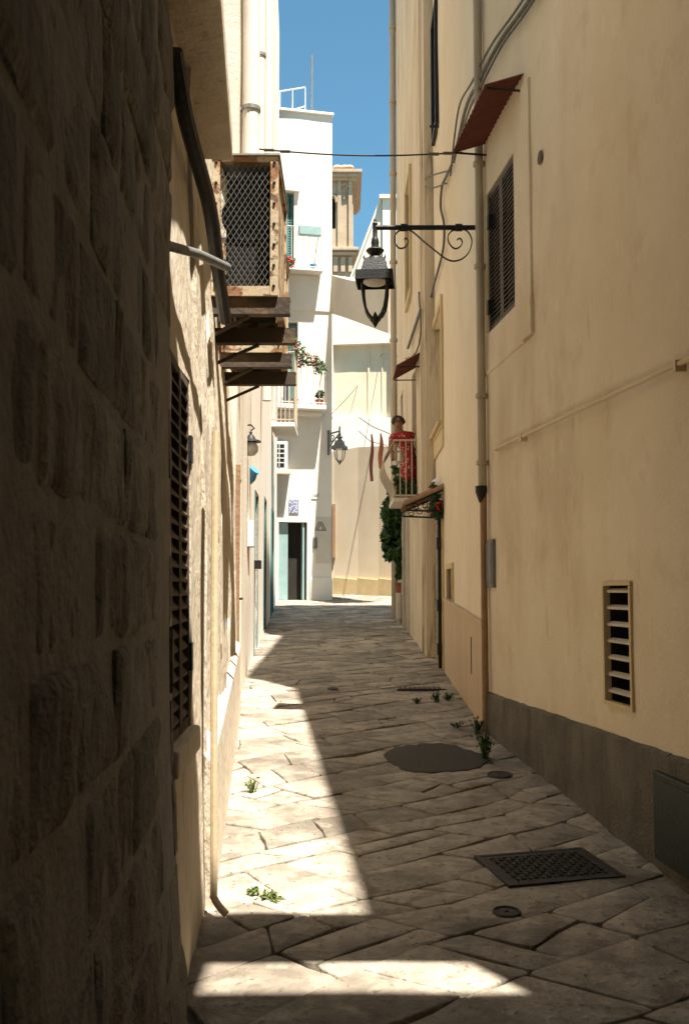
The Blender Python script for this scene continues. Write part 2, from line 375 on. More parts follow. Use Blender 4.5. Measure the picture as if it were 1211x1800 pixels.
# backing is battered with the wall: build it in strips
m = MB(); zs = [-.5 + .25 * i for i in range(55)]
for a, b in zip(zs, zs[1:]): m.wbox(L0, 0, L0.L - .03, a, b, -4, -.009)
m.build('wall', M['mortar_pale'], H0)
rs = random.Random(5)
def stone_block(W, s0, s1, z0, z1, parent, mat, depth=.05, amp=.010, gap=.011, rnd=.010, seed=0, step=.05):
    ns = max(3, min(20, int((s1 - s0) / step))); nn = max(3, min(12, int((z1 - z0) / step))); mb = MB()
    g = gap; A, B, C, D_ = s0 + g, s1 - g, z0 + g, z1 - g
    ph = seed * 3.7; proud = random.Random(seed).uniform(-.009, .006); tl = random.Random(seed + 1).uniform(-.008, .008)
    for j in range(nn + 1):
        for i in range(ns + 1):
            u, q = i / ns, j / nn; s = A + (B - A) * u; z = C + (D_ - C) * q
            ed = min(u * (B - A), (1 - u) * (B - A), q * (D_ - C), (1 - q) * (D_ - C))
            pil = -rnd * max(0, 1 - ed / .02) ** 2
            d = amp * (nz(s, z + ph, ph, 5) + .6 * nz(s, z * .6 + ph, ph, 13)) - amp * 1.6 * max(0, nz(s * 1.4, z * .5 + ph, 3, 4.2) - .12)
            js = .006 * nz(s, z, ph, 6) ; jz = .008 * nz(s + 4, z, ph, 5)
            mb.v.append(tuple(W.p(s + js, z + jz, pil + d + proud + tl * (u - .5))))
    k = ns + 1
    for j in range(nn):
        for i in range(ns): a = j * k + i; mb.f.append((a, a + 1, a + 1 + k, a + k))
    rim = [i for i in range(k)] + [j * k + ns for j in range(1, nn + 1)] + [nn * k + i for i in range(ns - 1, -1, -1)] + [j * k for j in range(nn - 1, 0, -1)]
    b = len(mb.v)
    for r_ in rim:
        i, j = r_ % k, r_ // k; mb.v.append(tuple(W.p(A + (B - A) * i / ns, C + (D_ - C) * j / nn, -depth)))
    for q in range(len(rim)):
        q2 = (q + 1) % len(rim); mb.f.append((rim[q], rim[q2], b + q2, b + q))
    return mb.build('stone_block', mat, parent, smooth=True)
zc = [-.1, .2, .46, .72, .98, 1.245, 1.49, 1.73, 1.97, 2.22, 2.48, 2.74, 3.0, 3.26, 3.52, 3.8, 4.1]
sd = 0
nic0, nic1, nz0, nz1 = L0.s_at(287), L0.s_at(306), .86, 2.45
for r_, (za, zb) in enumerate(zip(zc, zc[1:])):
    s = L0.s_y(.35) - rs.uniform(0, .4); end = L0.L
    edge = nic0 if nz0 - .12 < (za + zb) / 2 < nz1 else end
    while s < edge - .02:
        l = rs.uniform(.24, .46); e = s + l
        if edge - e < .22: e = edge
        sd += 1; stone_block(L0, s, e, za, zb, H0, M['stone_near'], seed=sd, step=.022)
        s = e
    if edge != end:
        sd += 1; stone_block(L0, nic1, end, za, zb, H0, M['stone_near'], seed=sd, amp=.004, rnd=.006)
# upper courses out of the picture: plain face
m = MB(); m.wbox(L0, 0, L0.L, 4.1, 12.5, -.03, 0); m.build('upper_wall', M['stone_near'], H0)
# plinth, rendered, sloping forward
# ------------------------------------------------------------------ left: recessed house with louvred window, and AC wall
H1 = thing('stone_house', 'sunlit weathered limestone house carrying two rusty caged units', 'house', (-2, 6.5, 0))
L1 = Wall((-.60, 3.42), (-.635, 4.42), 1); L1.batter = lambda z: .035 * max(0, 1 - max(0, z - .2) / 1.0) - .012 * max(0, z - 1.2) - .06 * max(0, min(1.4, z - 2.4))
sa, sb = .06, .62; za, zb = 1.06, 2.46
house_wall(L1, -.3, 9.0, M['stone_lit'], H1, holes=[(sa, sb, za, zb)], cell=.12, disp=.016, fsc=4, body=3.5)
sh = louvre(L1, H1, sa + .005, (sa + sb) / 2, za + .01, zb - .01, -.03, M['wood'], pitch=.052, stile=.03)
louvre(L1, H1, (sa + sb) / 2 + .004, sb - .005, za + .01, zb - .01, -.03, M['wood'], pitch=.052, stile=.03)
for zz in (1.28, 2.12):
    m = MB(); m.wbox(L1, sb - .02, sb + .03, zz, zz + .11, -.03, .012); m.build('hinge', M['iron'], H1)
m = MB(); m.wbox(L1, sa - .06, sb + .06, za - .10, za - .003, -.05, .035); m.build('window_sill', M['stone_lit'], H1, bevel=.012)
L2 = Wall((-.625, 4.46), (-1.02, 9.40), 1); L2.batter = lambda z: -.010 * max(0, z - 1.2) - .06 * max(0, min(1.4, z - 2.4))
house_wall(L2, -.2, 4.9, M['stone_lit'], H1, cell=.09, disp=.042, fsc=3.6, streak=.12, body=4)
# low rendered plinth with sloping top
m = MB(); N = 24
for i in range(N):
    a, b = L2.L * i / N, L2.L * (i + 1) / N
    za_, zb_ = gz(L2.p(a, 0).y) + .62, gz(L2.p(b, 0).y) + .62
    m.hexa([L2.p(a, -.2, -.05), L2.p(b, -.2, -.05), L2.p(b, -.2, .062), L2.p(a, -.2, .062), L2.p(a, za_ + .10, -.05), L2.p(b, zb_ + .10, -.05), L2.p(b, zb_, .05), L2.p(a, za_, .05)])
m.build('plinth', M['stone_lit'], H1, bevel=.008)
# eroded vertical ribs of old render on the face
rr = random.Random(3)
for i in range(16):
    s = rr.uniform(.2, L2.L - .2); z0 = rr.uniform(.9, 3.2); hh = rr.uniform(.3, 1.1); wd = rr.uniform(.05, .16); th = rr.uniform(-.004, .004)
    m = MB(); pts = []
    for k in range(14):
        a = 2 * math.pi * k / 14; rrad = rr.uniform(.75, 1.1); pts.append(L2.p(s + wd * math.cos(a) * rrad, z0 + hh * .5 * math.sin(a) * rrad, 0))
    m.prism([p - L2.n * .04 for p in pts], L2.n * (.04 + th + .012)); m.build('render_patch', M['stone_lit'], H1, bevel=.006)
# projecting eaves slab overhead
m = MB(); e0 = at(390, 275, 5.4); m.wbox(L2, -2.1, L2.s_y(5.45), e0.z, e0.z + .16, -.5, .185); m.build('eaves_slab', M['stone_lit'], H1, bevel=.01)
# upper storey set slightly back
house_wall(L2, 4.9, 10.5, M['white_warm'], H1, cell=.4, disp=.01, body=4, s0=0, s1=L2.s_y(6.5), name='upper_wall')
# ------------------------------------------------------------------ left: farther houses
H2 = thing('whitewashed_house', 'cream limestone house with rusty brown door frame and lantern', 'house', (-2.5, 11, .5))
L3 = Wall((-1.03, 9.44), (-1.20, 12.8), 1)
d0, d1 = .06, .95
house_wall(L3, 0, 13.5, M['white_warm'], H2, holes=[(d0, d1, .55, 2.75)], cell=.2, disp=.02, fsc=2.4, streak=.2)
m = MB(); m.wbox(L3, d0 - .035, d0 + .03, .5, 2.8, -.06, .035); m.build('door_jamb', M['rust_pipe'], H2)
m = MB(); m.wbox(L3, d0 + .031, d1, .5, 2.75, -.16, -.12); do = m.build('door', M['rust_pipe'], H2)
m = MB(); m.tube([L3.p(d0 + .08, 1.52, -.11), L3.p(d0 + .08, 1.52, .05), L3.p(d0 + .2, 1.52, .05)], .012); m.wbox(L3, d0 + .06, d0 + .1, 1.46, 1.66, -.119, -.10); m.build('handle', M['iron'], do)
H3 = thing('whitewashed_house', 'white house with green edged door openings along the sunny side', 'house', (-2.8, 16, .8))
L4 = Wall((-1.22, 12.84), (-1.50, 20.0), 1)
hs = [(1.2, 2.1, .7, 3.0), (4.2, 5.2, .9, 3.2)]
house_wall(L4, 0, 14.5, M['white'], H3, holes=hs, cell=.3, disp=.012)
for h in hs:
    casing(L4, H3, h[0], h[1], h[2], h[3], -.03, .012, .02, M['teal'], 'door_frame', sill=False)
    m = MB(); m.wbox(L4, h[0] + .002, h[1] - .002, h[2], h[3], -.09, -.05); m.build('door', M['white_warm'], H3)
H4 = thing('whitewashed_house', 'white house with small iron balcony on the corner near the arch', 'house', (-3, 22, 1))
L5 = Wall((-1.52, 20.04), (-1.74, 25.6), 1)
house_wall(L5, 0, 16.5, M['white'], H4, holes=[(1.2, 2.2, 1.0, 3.3)], cell=.4, disp=.01)
casing(L5, H4, 1.2, 2.2, 1.0, 3.3, -.05, .03, .05, M['teal'], 'door_frame', sill=False)
m = MB(); m.wbox(L5, 1.202, 2.198, 1.0, 3.3, -.16, -.11); m.build('door', M['teal'], H4)

# ------------------------------------------------------------------ white end house
H5 = thing('white_tower_house', 'tall bright white house with teal shutters and open stair door', 'house', (-1.2, 27.5, 1.3))
W5 = Wall((-2.35, 26.42), (-.345, 26.86), 1)
def wr(px0, py0, px1, py1, W=W5):
    a = W.sz(px0, py1); b = W.sz(px1, py0); return a[0], b[0], a[1], b[1]
door = wr(489, 918, 540, 1056); win = wr(494, 338, 517, 486); bal = wr(498, 566, 524, 714)
ztop = W5.sz(583, 205)[1]
house_wall(W5, 0, ztop, M['white'], H5, holes=[door, win, bal], cell=.3, disp=.01, body=3.2, back=.28)
# sunken side wall and roof edge
m = MB(); m.wbox(W5, -.02, W5.L + .04, ztop, ztop + .09, -3.4, .07); m.build('cornice', M['white'], H5, bevel=.02)
S5 = Wall((-.345, 26.86), (-.62, 34.0), -1)
# open stair behind the door
m = MB(); m.wbox(W5, door[0] - .1, door[1] + .1, door[2] - .2, door[3] + .1, -.62, -.60)
for k in range(9):
    z = door[2] + .02 + k * .19
    st = MB(); st.wbox(W5, door[0] + .02, door[1] + .02, door[2] - .1, z + .17, -.32 - k * .03 - .02, -.30 - k * .03); 
    st.build('stair_step', M['step'], H5)
m = MB(); m.wbox(W5, door[0] + .01, door[0] + .27, door[2] + .02, door[3] - .02, -.12, -.08); m.build('door_leaf', M['teal_pale'], H5)
m = MB(); m.wbox(W5, door[1] - .12, door[1] - .07, door[2] + .02, door[3] - .02, -.26, -.02); m.build('door_leaf', M['teal_pale'], H5)
casing(W5, H5, door[0] + .003, door[1] - .003, door[2], door[3] - .003, -.02, .025, .06, M['white'], 'door_surround', sill=False)
# shuttered windows
for h in (win, bal):
    m = MB(); m.wbox(W5, h[0], h[1], h[2], h[3], -.27, -.24); m.build('window_glass', M['glass_dark'], H5)
louvre(W5, H5, win[0] + .02, (win[0] + win[1]) / 2, win[2] + .02, win[3] - .02, -.10, M['teal_pale'], pitch=.07, stile=.05)
louvre(W5, H5, (win[0] + win[1]) / 2 + .01, win[1] - .02, win[2] + .02, win[3] - .02, -.14, M['teal'], pitch=.07, stile=.05)
m = MB(); m.wbox(W5, bal[1] - .22, bal[1] - .01, bal[2] + .02, bal[3] - .02, -.20, -.16); m.build('shutter', M['teal'], H5)
h = wr(495, 320, 526, 336); m = MB(); m.wbox(W5, h[0] - .2, h[1], h[2], h[3] + .03, -.02, .12); m.build('window_hood', M['white'], H5)
# floor band that continues as the arch
zb1 = W5.sz(583, 487)[1]; zb0 = W5.sz(560, 556)[1]
m = MB(); m.wbox(W5, -.2, W5.L, zb0 + .12, zb1, -.05, .035); m.build('floor_band', M['white'], H5, bevel=.02)
def railing(W, parent, s0, s1, z0, z1, n1, mat, gap=.11, side0=True, side1=True, r=.008, name='railing'):
    m = MB(); L = []
    if side0: L.append((s0, .0, s0, n1))
    L.append((s0, n1, s1, n1))
    if side1: L.append((s1, n1, s1, .0))
    for a, na, b, nb in L:
        P = lambda t, z: W.p(a + (b - a) * t, z, na + (nb - na) * t)
        for z in (z0 + .06, z1): m.tube([P(0, z), P(1, z)], r * 1.5, 6)
        n = max(1, int(math.hypot(b - a, nb - na) / gap))
        for k in range(n + 1): m.tube([P(k / n, z0), P(k / n, z1)], r, 5)
    return m.build(name, mat, parent)
# upper terrace with railing, planter, pots
h = wr(494, 410, 560, 487); m = MB(); m.wbox(W5, h[0] - .3, h[1] + .05, zb1 + .001, zb1 + .06, -.02, .42); bl = m.build('balcony', M['white'], H5, bevel=.01)
railing(W5, bl, h[0] - .25, h[1], zb1 + .06, h[3], .38, M['rail_white'], gap=.15)
# lower balcony
h = wr(470, 648, 568, 714); m = MB(); m.wbox(W5, h[0], h[1], h[2] - .14, h[2], -.02, .50); m.wbox(W5, h[0] + .05, h[1] - .08, h[2] - .26, h[2] - .142, -.02, .30); bl = m.build('balcony', M['white'], H5, bevel=.03)
railing(W5, bl, h[0], h[1] - .02, h[2], h[3], .46, M['rail_white'], gap=.16)
LB = h
# lantern shadow plate, number, bell, tile panel
def plate(W, parent, r, th, mat, name, n=0.012):
    m = MB(); m.wbox(W, r[0], r[1], r[2], r[3], n, n + th); return m.build(name, mat, parent)
plate(W5, H5, wr(556, 910, 582, 990), .012, M['lintel'], 'lantern_shadow')  # thin plate standing in for the wall lantern's cast shadow
tp = bpy.data.materials.new('glazed_tile_pattern'); tp.use_nodes = True; t = tp.node_tree
tcn = t.nodes.new('ShaderNodeTexCoord'); mp = t.nodes.new('ShaderNodeMapping'); mp.inputs['Scale'].default_value = (14, 14, 14); vo = t.nodes.new('ShaderNodeTexVoronoi'); vo.feature = 'DISTANCE_TO_EDGE'; vo.inputs['Scale'].default_value = 1.6
rp = t.nodes.new('ShaderNodeValToRGB'); rp.color_ramp.elements[0].color = (.12, .15, .34, 1); rp.color_ramp.elements[1].color = (.68, .66, .62, 1); rp.color_ramp.elements[0].position = .10; rp.color_ramp.elements[1].position = .2
t.links.new(tcn.outputs['Object'], mp.inputs[0]); t.links.new(mp.outputs[0], vo.inputs['Vector']); t.links.new(vo.outputs['Distance'], rp.inputs[0]); t.links.new(rp.outputs[0], t.nodes['Principled BSDF'].inputs['Base Color'])
pr = wr(508, 878, 525, 902)
plate(W5, H5, pr, .012, tp, 'tile_panel')
plate(W5, H5, wr(550, 945, 557, 964), .03, M['grey_metal'], 'doorbell')
def letters(txt, W, s, z, size, mat, parent, name, n=.027):
    cu = bpy.data.curves.new(name, 'FONT'); cu.body = txt; cu.size = size; cu.extrude = .002; cu.align_x = 'CENTER'; cu.align_y = 'CENTER'
    to = bpy.data.objects.new(name, cu); COL.objects.link(to); me = bpy.data.meshes.new_from_object(to); bpy.data.objects.remove(to)
    me.transform(Matrix.Translation(W.p(s, z, n)) @ Matrix((W.t, Vector((0, 0, 1)), W.n)).transposed().to_4x4())
    me.materials.append(mat); o = bpy.data.objects.new(name, me); COL.objects.link(o); adopt(o, parent); return o
a = W5.sz(554, 871); plate(W5, H5, wr(547, 865, 561, 877), .008, M['white'], 'number_plate'); letters('168', W5, a[0], a[1], .12, M['grey_metal'], H5, 'house_number', .023)
# triangle mark on the painted shadow plate
a = W5.sz(563, 925); m = MB(); P = [(-.15, -.11), (.15, -.11), (.045, .10), (-.045, .10)]
for (x0, y0), (x1, y1) in zip(P, P[1:] + P[:1]): m.tube([W5.p(a[0] + x0, a[1] + y0, .028), W5.p(a[0] + x1, a[1] + y1, .028)], .012, 5)
P = [(-.085, -.10), (0, .06), (.085, -.10)]
for (x0, y0), (x1, y1) in zip(P, P[1:]): m.tube([W5.p(a[0] + x0, a[1] + y0, .03), W5.p(a[0] + x1, a[1] + y1, .03)], .012, 5)
m.build('triangle_mark', M['grey_metal'], H5)
# base step
m = MB(); m.wbox(W5, door[1] + .07, W5.L + .01, 1.0, door[2] + .62, 0, .05); m.build('plinth', M['white'], H5, bevel=.01)
# roof-terrace railing and mast
m = MB(); P0 = at(465, 152, 27.2); rl = []
for k in range(7):
    a = k / 6; x = -2.15 + 1.05 * a; zt = ztop + .62 + .28 * a; rl.append((x, 26.75 + .2 * a, zt))
m.tube(rl, .02, 6); m.tube([(p[0], p[1], ztop + .10 + .25 * (i / 6) ** 2) for i, p in enumerate(rl)], .018, 6)
for i in (0, 2, 4, 6): m.tube([rl[i], (rl[i][0], rl[i][1], ztop + .08)], .016, 6)
m.build('roof_railing', M['rail_white'], H5)
m = MB(); q = at(548, 195, 28); m.tube([(q.x, 28, ztop), (q.x, 28, at(548, 97, 28).z)], .03, 6); m.build('mast', M['wire'], H5)

# ------------------------------------------------------------------ arch across the side lane
H6 = thing('street_arch', 'pale plastered arch bridging the lane beside the white tower house', 'arch', (.4, 25.5, 1.3))
A6 = Wall((-.36, 26.84), (1.05, 23.6), 1)
if A6.n.x > 0: A6.n = -A6.n
zt = zb1 - .02; pts = []; nA = 24
def arch_z(u):   # soffit height along the arch
    px = 575 + (700 - 575) * u; py = 556 + 24 * max(0, (u - .1)) ** 1.6
    return A6.sz(px, py)[1]
m = MB()
for i in range(nA):
    a, b = A6.L * i / nA, A6.L * (i + 1) / nA
    ta = A6.sz(575 + 125 * i / nA, 489)[1]; tb = A6.sz(575 + 125 * (i + 1) / nA, 489)[1]
    m.hexa([A6.p(a, arch_z(i / nA), -1.2), A6.p(b, arch_z((i + 1) / nA), -1.2), A6.p(b, arch_z((i + 1) / nA), 0), A6.p(a, arch_z(i / nA), 0),
            A6.p(a, ta, -1.2), A6.p(b, tb, -1.2), A6.p(b, tb, 0), A6.p(a, ta, 0)])
m.build('vault', M['arch'], H6)
# ------------------------------------------------------------------ houses beyond the arch
H7 = thing('white_house', 'white house beyond the arch with wide blind arched panel', 'house', (.8, 36, 1.8))
W7 = Wall((-.9, 37), (3.6, 36.4), 1)
a7 = wr(585, 600, 689, 736, W7)
house_wall(W7, 0, W7.sz(640, 486)[1], M['white'], H7, holes=[(a7[0], a7[1], a7[2], a7[3] - .05)], cell=.5, disp=.01, body=3, back=.34)
m = MB(); n = 14; pl = []
for i in range(n + 1):
    u = i / n; pl.append(W7.p(a7[0] + (a7[1] - a7[0]) * u, a7[3] + .28 * math.sin(math.pi * u), 0))
m2 = MB(); m2.wbox(W7, a7[0] - .1, a7[1] + .1, a7[2] - .1, a7[3] + .4, -.33, -.26); m2.build('blind_panel', M['cream'], H7)
m = MB()
for (px, w_) in ((647, .035), (671, .02)):
    q = W7.sz(px, 700); m.wbox(W7, q[0] - w_, q[0] + w_, a7[2], a7[3], -.262, -.22)
m.build('panel_rib', M['cream'], H7)
H8 = thing('cream_house', 'low cream rendered house with stone foot curving up the lane', 'house', (1, 33, 1.6))
c8 = [(2.4, 27.9), (1.6, 28.5), (1.0, 29.0), (.4, 29.4), (-.3, 29.75), (-1.0, 30.0), (-2.2, 30.3)]
m = MB(); ft = MB()
for i, ((xa, ya), (xb, yb)) in enumerate(zip(c8, c8[1:])):
    za = 5.85 - .12 * (xa - .5) ** 2; zb = 5.85 - .12 * (xb - .5) ** 2
    m.hexa([(xa, ya, 0), (xb, yb, 0), (xb + .6, yb + 1.2, 0), (xa + .6, ya + 1.2, 0), (xa, ya, za), (xb, yb, zb), (xb + .6, yb + 1.2, zb), (xa + .6, ya + 1.2, za)])
    ft.hexa([(xa - .03, ya - .05, 0), (xb - .03, yb - .05, 0), (xb + .1, yb + .1, 0), (xa + .1, ya + .1, 0), (xa - .03, ya - .05, gz(ya) + .45), (xb - .03, yb - .05, gz(yb) + .5), (xb + .1, yb + .1, gz(yb) + .5), (xa + .1, ya + .1, gz(ya) + .45)])
m.build('wall', M['cream'], H8)
m = MB(); q = at(584, 980, 29.7); q2 = at(589.5, 886, 29.7); m.box(q.x, q2.x, 29.66, 29.8, q.z, q2.z); m.build('brown_door', M['rust_pipe'], H8); ft.build('plinth', M['frame_tan'], H8)
H9 = thing('white_house', 'white house with steep sloping gable edge below the bell tower', 'house', (2, 46, 2.2))
y9 = 46; m = MB()
m.prism([at(616, 500, y9), at(672, 352, y9), at(672, 600, y9), at(616, 620, y9)][::-1], (0, 3, 0)); m.build('gable_wall', M['white_warm'], H9)
m = MB(); p, q = at(672, 352, y9), at(760, 352, y9); m.box(p.x + .002, q.x, y9 - .15, y9 + 3, 2, p.z); m.build('wall', M['white'], H9)
m = MB(); m.box(p.x - .15, q.x, y9 - .3, y9 + 3.1, p.z + .001, p.z + .18); m.build('cornice', M['white'], H9)
m = MB(); p0, p1 = at(613, 500, y9), at(670, 350, y9); m.tube([p0, p1], .08, 6); m.build('verge', M['white_warm'], H9)
# ------------------------------------------------------------------ bell tower
T = thing('bell_tower', 'weathered carved stone bell tower rising behind the white tower house', 'tower', (-2, 72, 2.2))
yT = 70.0
def TX(px): return at(px, 400, yT).x
def TZ(py): return at(600, py, yT).z
xr = TX(621); xl = xr - 6.5; zc0, zc1 = TZ(437), TZ(318)
wz0, wz1 = TZ(402), TZ(352); wx0, wx1 = TX(573), TX(590)
# shaft with an arched opening
m = MB(); m.box(xl, wx0, yT, yT + 6, zc0, zc1); m.box(wx1, xr, yT, yT + 6, zc0, zc1); m.box(wx0, wx1, yT, yT + 6, zc0, wz0); m.box(wx0, wx1, yT + 1.0, yT + 1.2, wz0, wz1 + .6); m.box(wx0, wx1, yT, yT + 6, wz1 + .5, zc1)
m.build('shaft', M['tower'], T)
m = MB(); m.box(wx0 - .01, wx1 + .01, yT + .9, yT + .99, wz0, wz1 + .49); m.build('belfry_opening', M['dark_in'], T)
m = MB(); cxw = (wx0 + wx1) / 2; ra = (wx1 - wx0) / 2
for k in range(10):
    a0, a1 = math.pi * k / 10, math.pi * (k + 1) / 10
    m.tube([(cxw + (ra + .08) * math.cos(a0), yT - .06, wz1 - .2 + (ra + .25) * math.sin(a0)), (cxw + (ra + .08) * math.cos(a1), yT - .06, wz1 - .2 + (ra + .25) * math.sin(a1))], .13, 6)
m.build('arch_moulding', M['tower'], T)
m = MB()
for x in (wx1 + .14, xr - .34): m.box(x, x + .26, yT - .18, yT + .01, zc0, zc1)
m.build('pilaster', M['tower'], T)
for i, (py, ex) in enumerate(((317, .34), (312, .5), (306, .62), (440, .4), (447, .25))):
    m = MB(); z = TZ(py); m.box(xl - ex, xr + ex, yT - ex, yT + 6 + ex, z - .12, z + .13); m.build('cornice', M['tower'], T, bevel=.04)
m = MB(); m.box(xl, xr - .1, yT + .1, yT + 6, 0, zc0 - .35)
for px in (590, 603, 616): m.box(TX(px) - .15, TX(px) + .15, yT - .10, yT + .2, TZ(478), TZ(452))
m.build('lower_stage', M['tower'], T)
m = MB(); m.box(xl, xr - .5, yT + .3, yT + 5.5, TZ(303), TZ(290))
for px, hgt in ((593, 284), (606, 290), (614, 286)): m.lathe([(.34, 0), (.42, .12), (.24, .25), (.36, .42), (.30, .58), (.05, .66)], (TX(px), yT + .3, TZ(303)), 10)
m.build('parapet', M['tower'], T)
m = MB(); rt = random.Random(4)
for k in range(46):
    x = rt.uniform(wx1 + .1, xr - .1); z = rt.uniform(TZ(352), TZ(325)); s = rt.uniform(.05, .16); m.lathe([(s, -.05), (s * .8, .08), (s * .3, .14)], (x, yT, z), 6, axis=(0, -1, 0))
m.build('carved_relief', M['tower'], T)

# ------------------------------------------------------------------ right: near ochre house
H10 = thing('ochre_house', 'ochre rendered house with slatted vent and grey cement dado', 'house', (3, 5, 0))
R0 = Wall((2.078 - .104 * 1.9, 1.9), (1.205, 8.42), -1)
def rr_(px0, py0, px1, py1, W):
    a = W.sz(px0, py0); b = W.sz(px1, py1); c = W.sz(px0, py1); d = W.sz(px1, py0)
    return min(a[0], b[0]), max(a[0], b[0]), (c[1] + b[1]) / 2, (a[1] + d[1]) / 2
vent = rr_(1062, 1022, 1117, 1246, R0); vent = (vent[0], vent[1], R0.sz(1090, 1244)[1], R0.sz(1090, 1022)[1])
s_a, s_b = R0.s_at(912), R0.s_at(863); shut = (min(s_a, s_b), max(s_a, s_b), R0.sz(888, 556)[1], R0.sz(888, 290)[1])
house_wall(R0, -.3, 9.2, M['ochre'], H10, holes=[vent, shut], cell=.16, disp=.012, fsc=1.1, streak=.6, body=5)
# vent: frame, louvre blades
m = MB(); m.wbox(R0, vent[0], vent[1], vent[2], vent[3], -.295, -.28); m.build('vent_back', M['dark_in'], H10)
casing(R0, H10, vent[0] + .024, vent[1] - .024, vent[2] + .024, vent[3] - .024, -.02, .020, .024, M['frame_tan'], 'vent_frame')
casing(R0, H10, vent[0] + .024, vent[1] - .024, vent[2] + .024, vent[3] - .024, -.279, -.021, .018, M['dark_in'], 'vent_shade_liner')  # dark lining puts the shade of the reveal into the colour
for k in range(7):
    z = vent[2] + .045 + (vent[3] - vent[2]) * (k + .25) / 7.4; sm = MB()
    a, b = vent[0] + .024, vent[1] - .024
    sm.hexa([R0.p(a, z, -.004), R0.p(b, z, -.004), R0.p(b, z + .014, -.002), R0.p(a, z + .014, -.002), R0.p(a, z + .012, -.034), R0.p(b, z + .012, -.034), R0.p(b, z + .026, -.032), R0.p(a, z + .026, -.032)])
    sm.build('vent_blade', M['pale_block'], H10)
# shutter of the upper window: two leaves in a dark frame
mid = (shut[0] + shut[1]) / 2
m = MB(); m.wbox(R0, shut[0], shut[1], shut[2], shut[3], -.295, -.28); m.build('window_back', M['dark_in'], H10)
for a, b in ((shut[0] + .004, mid - .003), (mid + .003, shut[1] - .004)):
    louvre(R0, H10, a, b, shut[2] + .008, shut[3] - .008, -.045, M['shutter'], pitch=.038, stile=.045, th=.035)
for py in (390, 540):
    q = R0.sz(863, py); m = MB(); m.wbox(R0, q[0] - .015, q[0] + .035, q[1] - .06, q[1] + .06, -.04, .03); m.build('hinge', M['iron'], H10)
# raised plaster band framing the window (stepped at its foot)
b0, b1 = R0.s_at(946), R0.s_at(931); zt_, zb_ = R0.sz(935, 128)[1], R0.sz(937, 588)[1]; zmid = R0.sz(937, 520)[1]
m = MB(); m.wbox(R0, min(b0, b1) + .012, max(b0, b1), zmid, zt_, -.02, .022); m.wbox(R0, min(b0, b1), max(b0, b1) + .02, zb_, zmid - .002, -.02, .030); m.build('plaster_band', M['ochre'], H10, bevel=.008)
m = MB(); e = R0.L - .02; m.wbox(R0, max(b0, b1) + .021, e, zb_ - .01, zb_ + .03, -.02, .014); m.build('plaster_ledge', M['ochre'], H10, bevel=.01)
# dado in cement panels, following the street
s = -.0; pan = [0, R0.s_at(1175), R0.s_at(1095), R0.s_at(917), R0.L - .004]
rd = random.Random(9)
for a, b in zip(pan, pan[1:]):
    m = MB(); n = max(2, int((b - a) / .09)); top = []
    for i in range(n + 1):
        s = a + .004 + (b - a - .008) * i / n; y = R0.p(s, 0).y; zt2 = gz(y) + .335 + .068 * (8.4 - y) + rd.uniform(-.004, .004)
        m.v += [tuple(R0.p(s, -.2, .045)), tuple(R0.p(s, zt2 - .012, .028 + rd.uniform(0, .012))), tuple(R0.p(s, zt2, .010)), tuple(R0.p(s, zt2, -.05))]
    for i in range(n):
        for k in range(3): q = i * 4 + k; m.f.append((q, q + 1, q + 5, q + 4))
    m.f.append((0, 1, 2, 3)); q = n * 4; m.f.append((q + 3, q + 2, q + 1, q))
    m.build('dado_panel', M['dado'], H10)
# green service cupboard in the dado
c0, c1 = R0.s_y(4.05), R0.s_at(1160); m = MB(); yy = R0.p((c0 + c1) / 2, 0).y; m.wbox(R0, c0, c1, gz(yy) + .08, gz(yy) + .50, .03, .065); cb = m.build('service_hatch', M['green_box'], H10, bevel=.006)
m = MB(); m.wbox(R0, c0 + .03, c1 - .03, gz(yy) + .11, gz(yy) + .47, .0655, .069); m.build('hatch_door', M['green_box'], cb)
# surface conduit sloping along the wall
pa, pb = R0.sz(1235, 626), R0.sz(876, 790)
m = MB(); m.tube([R0.p(*pa, .035), R0.p(*pb, .035), R0.p(pb[0] + .01, pb[1], .0)], .013, 8); cd = m.build('conduit', M['pipe_tan'], H10, smooth=True)
for px, py in ((1203, 641), (926, 768)):
    q = R0.sz(px, py); m = MB(); m.wbox(R0, q[0] - .015, q[0] + .015, q[1] - .035, q[1] + .02, -.01, .054); m.build('pipe_clip', M['pipe_tan'], cd)
# grey meter box
g0, g1 = R0.s_at(872), R0.s_at(857); q0 = R0.sz(864, 1033)[1]; q1 = R0.sz(864, 949)[1]
m = MB(); m.wbox(R0, min(g0, g1), max(g0, g1), q0, q1, -.02, .03); mb_ = m.build('meter_box', M['grey_metal'], H10, bevel=.006)
m = MB(); m.wbox(R0, min(g0, g1) + .03, max(g0, g1) - .03, q0 + .03, q1 - .03, .0301, .035); m.build('box_door', M['grey_metal'], mb_)
# oval hole and hook
q = R0.sz(951, 277); m = MB(); m.lathe([(.05, 0), (.05, .003), (.03, .004)], R0.p(q[0], q[1], .01), 14, axis=R0.n); m.build('wall_hole', M['dado'], H10)
